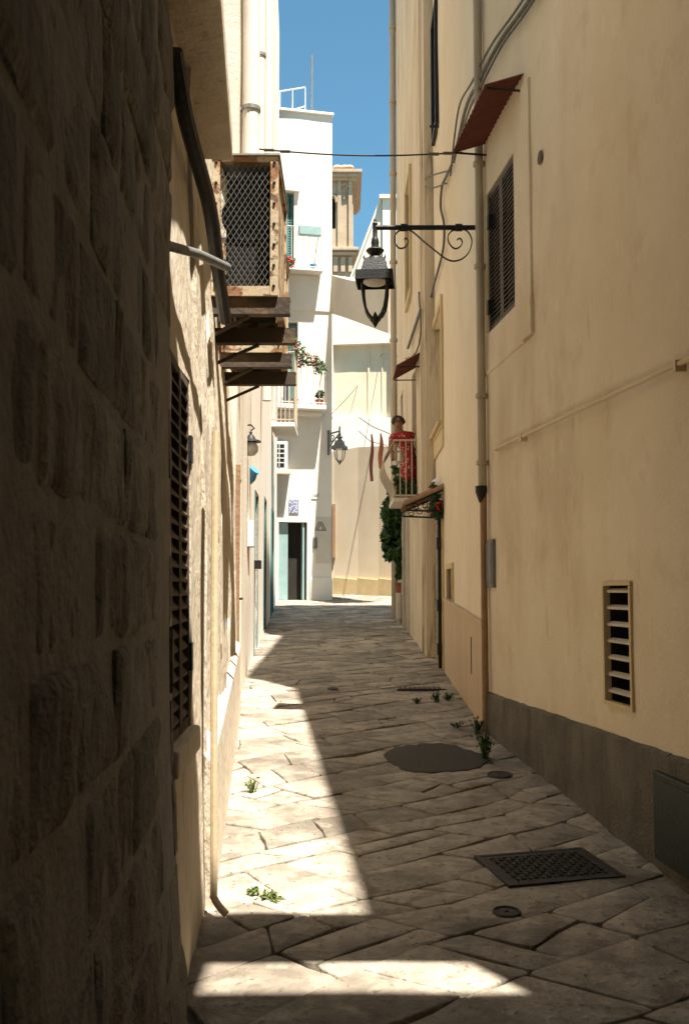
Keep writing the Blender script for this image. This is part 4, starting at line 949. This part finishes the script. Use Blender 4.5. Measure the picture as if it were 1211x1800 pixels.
# bundle climbing along the ochre wall, over the awning and on down the cream house
def onR(px, py, n=.03):
    s_, z = R0.sz(px, py)
    if s_ > R0.L: s_, z = R1.sz(px, py); return R1.p(s_, z, n)
    return R0.p(s_, z, n)
main = [(965, -40), (925, 20), (885, 75), (850, 140), (825, 190)]
for k, (off, r_) in enumerate((((0, 0), .016), ((-12, 4), .010), ((9, 6), .010))):
    pts = [onR(x + off[0], y + off[1], .035 + .01 * k) for x, y in main] + [R1.p(R1.sz(805 + off[0] * .5, 285)[0], R1.sz(805, 285)[1], .05)]
    cable(pts, r_, ['thick grey cable running up the ochre wall behind the awning', 'thin grey cable left of the thick one on the ochre wall', 'thin grey cable right of the thick one on the ochre wall'][k])
def on1(px, py, n=.04): s_, z = R1.sz(px, py); return R1.p(s_, z, n)
cable([on1(800, 290), on1(790, 310), on1(782, 330), on1(780, 365), on1(786, 395), on1(784, 440), on1(768, 500), on1(758, 540)], .016, 'looped grey cable passing behind the street lamp bracket')
cable([on1(795, 300), on1(768, 310, .10), on1(752, 322, .12), on1(772, 330, .10), on1(790, 322)], .010, 'spare cable coil hanging above the street lamp bracket')
cable([on1(760, 270), on1(764, 300), on1(758, 340), on1(757, 520)], .008, 'thin cable dropping straight down the cream house')
def on2(px, py, n=.05): s_, z = R2.sz(px, py); return R2.p(s_, z, n)
cable([on2(745, 545), on2(735, 575), on2(722, 612)], .022, 'taped cable joint sloping down towards the small red awning')
cable([R2.p(R2.s_y(14.1), 5.9, .05), R2.p(R2.s_y(15.6), 5.3, .05), W7.p(2.3, W7.sz(670, 625)[1], .05), W7.p(1.2, W7.sz(630, 690)[1], .05), W7.p(.3, W7.sz(588, 734)[1], .05)], .013, 'sagging cable crossing the blind arched panel')
# ------------------------------------------------------------------ clothes poles and laundry at the balcony
yP = 15.6
pA = R2.p(R2.s_y(yP), zf + .87, NB); CL = thing('clothes_line', 'pair of thin poles with lines reaching out from the balcony', 'clothes line', pA)
e1, e2 = at(630, 733, 16.4), at(630, 757, 16.2)
m = MB(); m.tube(bez([pA, at(690, 766, 15.8), at(655, 750, 16.1), e1]), .008, 6); m.build('pole', M['rail_cream'], CL)
m = MB(); m.tube(bez([R2.p(R2.s_y(yP), zf + .5, NB), at(680, 785, 15.8), at(652, 776, 16.1), e2]), .007, 6); m.build('pole', M['rail_cream'], CL)
def cloth(px, py0, py1, w0, w1, d, mat, lab):
    a, b = at(px, py0, d), at(px, py1, d); m = MB(); n = 14; K = 10; rc = random.Random(px)
    for i in range(n + 1):
        u = i / n; c = a.lerp(b, u); wd = w0 + (w1 - w0) * min(1, u * 2.5) * (1 - .25 * max(0, u - .7) / .3)
        for k in range(K):
            an = 2 * math.pi * k / K; rr2 = wd * (1 + .3 * math.sin(3 * an + u * 4)); m.v.append((c.x + rr2 * math.cos(an) + .01 * math.sin(u * 7), c.y + rr2 * .5 * math.sin(an), c.z))
    for i in range(n):
        for k in range(K): p = i * K + k; q = i * K + (k + 1) % K; m.f.append((p, q, q + K, p + K))
    m.f.append(tuple(range(K))[::-1]); m.f.append(tuple(n * K + k for k in range(K)))
    return tag(m.build('laundry', mat, smooth=True), lab, 'laundry')
cloth(653, 763, 846, .012, .026, 16.0, M['cloth_plum'], 'long plum coloured cloth hanging from the balcony poles')
cloth(669, 762, 824, .012, .034, 15.9, M['cloth_peach'], 'shorter peach coloured cloth hanging from the balcony poles')

# ------------------------------------------------------------------ foliage
def leaf(mb, p, s_, rd):
    d = Vector((rd.gauss(0, 1), rd.gauss(0, 1), rd.gauss(-.2, .7))).normalized(); u = d.orthogonal().normalized(); q = d.cross(u)
    a = rd.uniform(0, 6.28); u, q = u * math.cos(a) + q * math.sin(a), q * math.cos(a) - u * math.sin(a)
    mb.quad(p - u * s_, p + q * s_ * .42 + d * s_ * .12, p + u * s_, p - q * s_ * .42 + d * s_ * .12)
def bush(name, lab, cat, base, blobs, n, ls, mat='leaf', stems=(), seed=1, group=None, flowers=None):
    t = thing(name, lab, cat, base, group); rd = random.Random(seed); m = MB()
    wsum = sum(b[1] ** 2 for b in blobs)
    for c, r_ in blobs:
        for k in range(int(n * r_ ** 2 / wsum)):
            v_ = Vector((rd.gauss(0, 1), rd.gauss(0, 1), rd.gauss(0, 1))).normalized() * r_ * rd.uniform(.45, 1.08); leaf(m, Vector(c) + v_, ls * rd.uniform(.6, 1.3), rd)
    o = m.build('foliage', M[mat], t); o['kind'] = 'stuff'
    for pts, r_ in stems: m = MB(); m.tube(bez(pts), r_, 6); m.build('stem', M['stem'], t)
    if flowers:
        fm = MB()
        for k in range(flowers[1]):
            c, r_ = rd.choice(blobs); v_ = Vector((rd.gauss(0, 1), -abs(rd.gauss(0, 1)), rd.gauss(0, 1))).normalized() * r_ * 1.05; fm.lathe([(.002, -.5 * flowers[2]), (flowers[2], 0), (flowers[2] * .7, flowers[2] * .5)], Vector(c) + v_, 6, axis=v_)
        o = fm.build('flower', M[flowers[0]], t); o['kind'] = 'stuff'
    return t
def pot(c, r_, h_, mat, lab, group=None, nm='flower_pot'):
    t = thing(nm, lab, 'pot', c, group); m = MB(); m.lathe([(r_ * .68, 0), (r_ * .95, h_ * .78), (r_ * 1.08, h_ * .79), (r_ * 1.1, h_), (r_ * .95, h_), (r_ * .9, h_ * .9)], c, 16); m.build('body', M[mat], t, smooth=True)
    m = MB(); m.lathe([(r_ * .9, h_ * .88), (r_ * .2, h_ * .91)], c, 14); m.build('soil', M['mortar'], t); return t
# planter block with the tall climber
yp = 19.6; bx0, bx1 = at(697, 1060, yp).x, 1.10
PB = MB(); zg = gz(yp) - .05; PB.box(bx0, bx1 - .005, yp - .35, yp + .35, zg + .10, zg + .62); PT = thing('planter_block', 'white masonry planter block at the foot of the far right house', 'planter', (1, yp, zg)); PB.build('block', M['pale_block'], PT, bevel=.02)
m = MB(); m.box(bx0 + .02, bx1 - .01, yp - .3, yp + .3, zg, zg + .099); m.build('foot', M['pale_block'], PT)
pc = Vector((at(705, 1045, yp).x - .0, yp - .1, zg + .62)); pot(pc, .12, .2, 'terracotta', 'terracotta pot standing on the white planter block')
bl = []; rp_ = random.Random(2)
for px, py, r_ in ((705, 1000, .10), (697, 975, .16), (690, 950, .20), (694, 925, .22), (688, 905, .20), (697, 885, .22), (703, 905, .22), (706, 935, .20), (708, 960, .14), (681, 905, .14), (679, 945, .12), (684, 888, .13), (680, 965, .10), (692, 868, .14), (704, 868, .18), (712, 878, .14), (700, 1012, .07), (684, 978, .10), (683, 930, .10)):
    bl.append((at(px, py, yp - rp_.uniform(-.1, .35)), r_))
bush('climbing_plant', 'tall dark green climbing plant rising from pot to balcony', 'plant', pc + EZ * .19, bl, 3300, .07, stems=[([pc + EZ * .15, at(706, 1000, yp), at(700, 950, yp)], .016), ([pc + EZ * .15 + Vector((.04, 0, 0)), at(711, 990, yp), at(707, 930, yp)], .014)], seed=3)
# plants on the balcony and canopy
bb = [(R2.p(R2.s_y(15.9), zf + z, n_), r_) for z, n_, r_ in ((.80, .08, .10), (.65, .06, .13), (.5, .07, .13), (.35, .06, .12), (.2, .1, .12))]
bush('balcony_plant', 'dark leafy plant beside the woman against the balcony wall', 'plant', R2.p(R2.s_y(15.9), zf, .1), bb, 900, .05, seed=5)
bb = [(at(px, py, 15.3), r_) for px, py, r_ in ((697, 828, .06), (700, 845, .08), (708, 858, .10), (720, 860, .10), (728, 864, .08), (692, 822, .04))]
bush('balcony_plant', 'leafy plant trailing over the bowed foot of the balcony railing', 'plant', R2.p(R2.s_y(15.3), zf, .3), bb, 700, .04, seed=6)
bb = [(at(px, py, 12.45), r_) for px, py, r_ in ((762, 858, .05), (764, 872, .07), (766, 888, .08), (768, 902, .08), (772, 897, .05))]
bush('hanging_plant', 'red and green trailing plant hanging by the tile canopy', 'plant', at(765, 870, 12.45), bb, 420, .04, seed=7, flowers=('flower', 14, .02))
# balcony flowers on the white house
def w5(px, py, n=.3): s_, z = W5.sz(px, py); return W5.p(s_, z, n)
bush('geranium', 'red geranium on the upper terrace by the teal shutter', 'plant', w5(505, 480), [(w5(504, 474), .13), (w5(510, 466), .12), (w5(500, 466), .11)], 160, .06, seed=8, flowers=('flower', 16, .05))
bush('flower_box_plant', 'pink flowering plants along the lower balcony railing', 'plant', w5(540, 650), [(w5(px, py, .5), r_) for px, py, r_ in ((520, 625, .2), (512, 610, .15), (530, 636, .18), (542, 642, .16), (552, 646, .18), (556, 655, .2), (524, 645, .12))], 420, .06, seed=9, flowers=('flower_pink', 24, .04))
bush('potted_plant', 'small plant in a pot on the lower balcony corner', 'plant', w5(557, 700), [(w5(557, 697, .35), .12)], 80, .06, seed=10)
p_ = w5(557, 711, .35); p_.z = LB[2] + .001; pot(p_, .11, .16, 'terracotta', 'terracotta pot on the corner of the lower balcony')
p_ = w5(514, 712, .35); p_.z = LB[2] + .001; pot(p_, .09, .16, 'terracotta', 'terracotta pot at the middle of the lower balcony')
p_ = w5(548, 484, .25); p_.z = zb1 + .061; pot(p_, .09, .17, 'blue', 'blue pot on the upper terrace edge')
h = wr(520, 410, 558, 424); m = MB(); m.wbox(W5, h[0], h[1], h[2], h[3], .40, .56); tag(m.build('trough', M['teal_pale'], bevel=.02), 'pale green trough hooked on the upper terrace railing', 'planter')
# ------------------------------------------------------------------ left corner balcony, AC on the white house, small things on the left
q = at(495, 742, 21); yb = 21.0; xa, xb = L5.p(L5.s_y(yb), 0).x, at(518, 740, yb).x
m = MB(); m.box(xa - .02, xb, yb, yb + 1.5, q.z - .10, q.z); B4 = m.build('balcony', M['white'], H4, bevel=.015)
zr = at(495, 618, yb).z; m = MB()
for k in range(6): x = xa + .02 + (xb - xa - .04) * k / 5; m.tube([(x, yb + .03, q.z), (x, yb + .03, zr)], .012, 6)
for k in range(6): y = yb + .03 + 1.4 * k / 5; m.tube([(xb - .02, y, q.z), (xb - .02, y, zr)], .012, 6)
for z in (q.z + .06, zr): m.tube([(xa, yb + .03, z), (xb - .02, yb + .03, z), (xb - .02, yb + 1.45, z)], .016, 6)
m.build('railing', M['rail_cream'], B4)
r_ = wr(474, 779, 503, 830); AC2 = thing('air_conditioner', 'white air conditioner with dark grille under the corner balcony', 'air conditioner', W5.p(r_[0], r_[2], .2))
m = MB(); m.wbox(W5, r_[0], r_[1], r_[2], r_[3], .02, .32); m.build('casing', M['white_plastic'], AC2, bevel=.02)
gw = (r_[1] - r_[0]); m = MB(); m.wbox(W5, r_[0] + gw * .16, r_[1] - gw * .22, r_[2] + .1, r_[3] - .08, .321, .325); m.build('grille', M['iron'], AC2)
m = MB()
for k in range(1, 5): z = r_[2] + .1 + (r_[3] - r_[2] - .18) * k / 5; m.wbox(W5, r_[0] + gw * .16, r_[1] - gw * .22, z - .012, z + .012, .3255, .335)
m.wbox(W5, r_[0] + gw * .45, r_[0] + gw * .5, r_[2] + .1, r_[3] - .08, .3352, .339); m.build('grille_bar', M['white_plastic'], AC2, kind='stuff')
m = MB(); m.wbox(W5, r_[0] - .05, r_[1] + .1, r_[2] - .07, r_[2] - .002, -.01, .36); m.build('bracket', M['lintel'], AC2)
y = 12.2; q = at(441, 835, y); m = MB(); m.lathe([(.03, -.11), (.075, -.09), (.085, -.02), (.06, .05), (.075, .09), (.06, .09)], q, 14, axis=(.5, -.3, .6)); tag(m.build('wall_pot', M['blue'], smooth=True), 'blue pot tipped sideways on the left wall below the lantern', 'pot')
def lbox(W, px, py0, py1, wd, th, mat, nm, lab, cat):
    s_, z1_ = W.sz(px, py0); z0_ = W.sz(px, py1)[1]; m = MB(); m.wbox(W, s_ - wd / 2, s_ + wd / 2, z0_, z1_, -.005, th); return tag(m.build(nm, M[mat], bevel=.006), lab, cat)
lbox(L3, 437, 916, 962, .30, .07, 'white_plastic', 'meter_cabinet', 'white meter cabinet fixed on the left wall past the rusty door', 'cabinet')
lbox(L4, 447, 985, 1000, .22, .10, 'iron', 'mailbox', 'black mailbox on the white wall past the meter cabinet', 'mailbox')

# ------------------------------------------------------------------ street furniture in the paving
c = ground(760, 1332); m = MB(); n = 40; rp_ = random.Random(8); P = []
for k in range(n):
    a = 2 * math.pi * k / n; rr2 = 1 + .22 * nz(math.cos(a) * 1.6, math.sin(a) * 1.6, 4) + .10 * nz(math.cos(a) * 5, math.sin(a) * 5, 2) + rp_.uniform(-.025, .025); P.append((c.x + .36 * rr2 * math.cos(a), c.y + .52 * rr2 * math.sin(a)))
for x, y in P: m.v.append((x, y, gz(y) - .03))
for x, y in P: m.v.append((x, y, gz(y) + .006))
for x, y in P: m.v.append((c.x + (x - c.x) * .9, c.y + (y - c.y) * .9, gz(y) + .013))
m.v.append((c.x, c.y, gz(c.y) + .014))
for k in range(n):
    j = (k + 1) % n
    m.f += [(k, j, n + j, n + k), (n + k, n + j, 2 * n + j, 2 * n + k), (2 * n + k, 2 * n + j, 3 * n)]
o = m.build('asphalt_patch', M['asphalt'], street, smooth=True)
gq = [ground(*p) for p in ((845, 1514), (1030, 1497), (1078, 1540), (893, 1553))]; cc = sum(gq, Vector()) / 4
GR = thing('drain_grate', 'rectangular cast iron drain cover with raised pattern near ochre wall', 'drain cover', cc)
ux = (gq[1] - gq[0] + gq[2] - gq[3]).normalized(); uy = Vector((-ux.y, ux.x, ux.z * 0)).normalized(); uy.z = .05
W_, H_ = .54, .40; m = MB(); z_ = .012
def gp(a, b, z): p = cc + ux * a + uy * b; return Vector((p.x, p.y, gz(p.y) + z))
def gbox(m, a0, a1, b0, b1, z0, z1): m.hexa([gp(a0, b0, z0), gp(a1, b0, z0), gp(a1, b1, z0), gp(a0, b1, z0), gp(a0, b0, z1), gp(a1, b0, z1), gp(a1, b1, z1), gp(a0, b1, z1)])
gbox(m, -W_ / 2, W_ / 2, -H_ / 2, H_ / 2, -.03, .010); m.build('cover', M['cast_iron'], GR)
m = MB()
for i in range(15):
    for j in range(10):
        a = -W_ / 2 + .03 + (W_ - .06) * (i + .5) / 15; b = -H_ / 2 + .03 + (H_ - .06) * (j + .5) / 10
        if (i + j) % 2: gbox(m, a - .013, a + .013, b - .005, b + .005, .010, .016)
        else: gbox(m, a - .005, a + .005, b - .014, b + .014, .010, .016)
m.build('raised_pattern', M['cast_iron'], GR, kind='stuff')
for a0, a1, b0, b1 in ((-W_ / 2 - .025, W_ / 2 + .025, -H_ / 2 - .025, -H_ / 2 - .002), (-W_ / 2 - .025, W_ / 2 + .025, H_ / 2 + .002, H_ / 2 + .025), (-W_ / 2 - .025, -W_ / 2 - .002, -H_ / 2 - .001, H_ / 2 + .001), (W_ / 2 + .002, W_ / 2 + .025, -H_ / 2 - .001, H_ / 2 + .001)):
    m = MB(); gbox(m, a0, a1, b0, b1, -.03, .012); m.build('frame_bar', M['cast_iron'], GR)
def lid(px, py, r_, lab, mat='cast_iron'):
    c = ground(px, py); t = thing('manhole_lid', lab, 'manhole lid', c); m = MB(); m.lathe([(r_, -.03), (r_, .009), (r_ * .93, .013), (r_ * .88, .013), (r_ * .86, .008), (r_ * .5, .009)], c, 24, axis=(0, -.05, 1)); m.build('lid', M[mat], t, smooth=True)
    m = MB(); m.lathe([(r_ * .12, .008), (r_ * .12, .014)], c, 8, axis=(0, -.05, 1)); m.build('lifting_boss', M[mat], t)
lid(890, 1606, .062, 'small round iron lid in the paving beside the rectangular drain cover')
lid(878, 1363, .085, 'round dull lid set in a slab next to the asphalt patch', 'asphalt')
lid(585, 1212, .06, 'tiny round iron lid in the middle of the shaded street')
c = ground(738, 1211); t = thing('gully_grate', 'narrow slotted gully grate across the shaded paving', 'drain cover', c)
for k in range(9):
    m = MB(); x = c.x - .22 + .052 * k; m.box(x, x + .028, c.y - .10, c.y + .10, c.z - .02, c.z + .014); m.build('bar', M['cast_iron'], t)
m = MB(); m.box(c.x - .25, c.x + .27, c.y - .125, c.y - .101, c.z - .02, c.z + .012); m.build('frame_bar', M['cast_iron'], t)
# weeds
def weed(px, py, h_, n, lab, seed, mat='leaf_dry', r_=.07):
    c = ground(px, py); t = thing('weed', lab, 'weed', c, 'weeds in the paving joints'); rd = random.Random(seed); m = MB()
    for k in range(n):
        a = rd.uniform(0, 6.28); l = rd.uniform(.4, 1) * h_; o_ = rd.uniform(.2, 1) * r_; p0 = c + Vector((rd.gauss(0, .012), rd.gauss(0, .012), 0)); p1 = p0 + Vector((math.cos(a) * o_, math.sin(a) * o_, l))
        sd_ = Vector((-math.sin(a), math.cos(a), 0)) * rd.uniform(.004, .010); mid_ = p0.lerp(p1, .55) + EZ * .2 * l
        m.quad(p0 - sd_ * .4, p0 + sd_ * .4, mid_ + sd_, mid_ - sd_); m.quad(mid_ - sd_, mid_ + sd_, p1)
        for q in range(3): leaf(m, p0.lerp(p1, rd.uniform(.3, 1)) + EZ * .1 * l, rd.uniform(.010, .02), rd)
    o = m.build('leaves', M[mat], t); o['kind'] = 'stuff'
WD = [(444, 1394, .09, 16, 'upright weed tuft on the sunlit paving by the left plinth', 'leaf_dry', .05), (447, 1572, .03, 14, 'low weed sprig leading the row in the sunlit joint', 'leaf_dry', .03), (466, 1581, .03, 16, 'broad flat weed clump in the sunlit joint', 'leaf_dry', .05), (483, 1586, .03, 14, 'little weed at the end of the sunlit joint', 'leaf_dry', .03),
      (852, 1335, .22, 46, 'tall leafy weed at the foot of the rusty downpipe', 'leaf', .09), (838, 1290, .14, 26, 'leafy weed between stone panel and asphalt patch', 'leaf', .06), (786, 1232, .08, 22, 'small green weed by the panel beyond the asphalt patch', 'leaf', .06), (766, 1235, .11, 22, 'green weed tuft in the shaded joints before the gully grate', 'leaf', .06), (735, 1237, .05, 14, 'flat green weed farthest from the panel in shade', 'leaf', .06), (802, 1280, .06, 14, 'sparse weed beside the asphalt patch edge', 'leaf', .05)]
for i, (px, py, h_, n, lab, mt, r_) in enumerate(WD): weed(px, py, h_, n, lab, 40 + i, mt, r_)

# ------------------------------------------------------------------ the woman on the balcony
yW = 15.62; ft = Vector((.99, yW, zf)); PR = thing('person', 'person in red dotted dress leaning over the balcony railing', 'person', ft)
def skin(name, joints, edges, mat, parent, root=0, sub=2):
    me = bpy.data.meshes.new(name); me.from_pydata([tuple(j[0]) for j in joints], edges, []); me.materials.append(mat); o = bpy.data.objects.new(name, me); COL.objects.link(o)
    md = o.modifiers.new('skin', 'SKIN'); md.use_smooth_shade = True
    for i, j in enumerate(joints):
        sv = me.skin_vertices[0].data[i]; r_ = j[1]; sv.radius = r_ if isinstance(r_, tuple) else (r_, r_); sv.use_root = (i == root)
    o.modifiers.new('sub', 'SUBSURF').levels = sub; o.modifiers['sub'].render_levels = sub
    adopt(o, parent); return o
hd = at(700, 743, 15.45); hip = Vector((1.03, yW + .04, zf + .74)); ch = Vector((.90, 15.53, zf + 1.02)); nk = Vector((hd.x + .035, 15.52, hd.z - .14))
shl = Vector((hd.x - .10, 15.40, hd.z - .25)); shr = Vector((hd.x + .21, 15.62, hd.z - .17))
hand = at(689, 806, 15.3); elb = shl.lerp(hand, .52) + Vector((-.03, -.02, -.0)); 
elr = shr + Vector((-.05, -.02, -.24)); hr = at(712, 772, 15.5)
J = [(hip, (.13, .10)), (hip.lerp(ch, .5), (.095, .08)), (ch, (.105, .08)), (nk, .047), (nk.lerp(hd, .45), .045), (hd + Vector((0, -.005, -.045)), (.066, .07)), (hd + Vector((0, 0, .02)), (.076, .085)), (hd + Vector((.005, .01, .085)), (.06, .066)),
     (shl, .055), (elb, .038), (hand + Vector((.012, 0, .07)), .026), (hand, (.03, .018)),
     (shr, .055), (elr, .038), (hr + Vector((.03, .02, .01)), .026), (hr, (.03, .018)),
     (hip + Vector((-.05, .0, -.36)), .07), (Vector((.93, yW, zf + .06)), .042), (Vector((.88, yW - .03, zf + .03)), .035),
     (hip + Vector((.05, .03, -.36)), .07), (Vector((1.04, yW + .04, zf + .06)), .042), (Vector((.99, yW + .01, zf + .03)), .035)]
E_ = [(0, 1), (1, 2), (2, 3), (3, 4), (4, 5), (5, 6), (6, 7), (2, 8), (8, 9), (9, 10), (10, 11), (2, 12), (12, 13), (13, 14), (14, 15), (0, 16), (16, 17), (17, 18), (0, 19), (19, 20), (20, 21)]
b0 = len(J); fl = [.062, .072, .078, .072]
for k in range(4):   # fingers of the reaching hand, gently curled
    d0 = Vector((-.012 + .011 * k, -.016 + .012 * k, -.02)); J += [(hand + d0, .009), (hand + d0 + Vector((.004, -.004, -fl[k] * .5)), .0085), (hand + d0 + Vector((.018, -.002, -fl[k])), .007)]; E_ += [(11, len(J) - 3), (len(J) - 3, len(J) - 2), (len(J) - 2, len(J) - 1)]
J += [(hand + Vector((.028, -.01, .01)), .010), (hand + Vector((.045, -.012, -.02)), .008)]; E_ += [(11, len(J) - 2), (len(J) - 2, len(J) - 1)]
skin('body', J, E_, M['skin'], PR)
dm = bpy.data.materials.new('red_dotted_dress'); dm.use_nodes = True; t_ = dm.node_tree; tc = t_.nodes.new('ShaderNodeTexCoord'); vo = t_.nodes.new('ShaderNodeTexVoronoi'); vo.inputs['Scale'].default_value = 19; rp2 = t_.nodes.new('ShaderNodeValToRGB')
rp2.color_ramp.elements[0].color = (.72, .58, .50, 1); rp2.color_ramp.elements[1].color = (.42, .025, .03, 1); rp2.color_ramp.elements[0].position = .25; rp2.color_ramp.elements[1].position = .32
t_.links.new(tc.outputs['Object'], vo.inputs['Vector']); t_.links.new(vo.outputs['Distance'], rp2.inputs[0]); t_.links.new(rp2.outputs[0], t_.nodes['Principled BSDF'].inputs['Base Color']); t_.nodes['Principled BSDF'].inputs['Roughness'].default_value = .9
D = [(hip, (.14, .115)), (hip.lerp(ch, .5), (.145, .12)), (ch, (.162, .125)), (ch.lerp(nk, .6), (.11, .09)), (shl, .068), (shl.lerp(elb, .42), .060), (shr, .068), (shr.lerp(elr, .42), .060), (hip + Vector((-.01, 0, -.25)), (.165, .14)), (hip + Vector((-.015, 0, -.45)), (.175, .15))]
skin('dress', D, [(0, 1), (1, 2), (2, 3), (2, 4), (4, 5), (2, 6), (6, 7), (0, 8), (8, 9)], dm, PR)
HJ = [(hd + Vector((.005, -.015, .115)), (.085, .075)), (hd + Vector((.0, .03, .075)), (.108, .10)), (hd + Vector((.0, .05, -.01)), (.10, .08)), (hd + Vector((.088, .0, -.01)), .04), (hd + Vector((-.088, .0, -.01)), .04)]
skin('hair', HJ, [(0, 1), (1, 2), (1, 3), (1, 4)], M['hair'], PR)
fm = MB(); f0 = hd + Vector((0, -.078, 0))
fm.lathe([(.016, -.02), (.012, .012), (.004, .022)], f0 + Vector((0, .0, -.02)), 8, axis=(0, -1, .1)); fm.build('nose', M['skin'], PR, smooth=True)
for sx in (-.032, .032):
    m = MB(); m.tube([f0 + Vector((sx + .027 * math.cos(a), -.012, .012 + .02 * math.sin(a))) for a in [i * math.pi / 6 for i in range(13)]], .0035, 5); m.build('glasses_rim', M['iron'], PR)
    m = MB(); m.lathe([(.011, 0), (.008, .005)], f0 + Vector((sx, .004, .012)), 8, axis=(0, -1, 0)); m.build('eye', M['hair'], PR)
    m = MB(); m.lathe([(.02, -.008), (.022, 0), (.01, .01)], hd + Vector((sx * 2.4, .0, -.005)), 8, axis=(sx, 0, 0)); m.build('ear', M['skin'], PR, smooth=True)
m = MB(); m.tube([f0 + Vector((-.024, .004, -.062)), f0 + Vector((0, -.002, -.066)), f0 + Vector((.024, .004, -.062))], .005, 6); m.build('mouth', M['cloth_plum'], PR)
c = hand + Vector((.055, -.01, -.075)); m = MB(); m.lathe([(.045, -.035), (.055, .0), (.06, .03), (.056, .03), (.05, .0), (.04, -.03)], c, 14); tag(m.build('bowl', M['white_plastic'], smooth=True), 'small white bowl held out in the hand over the railing', 'bowl')
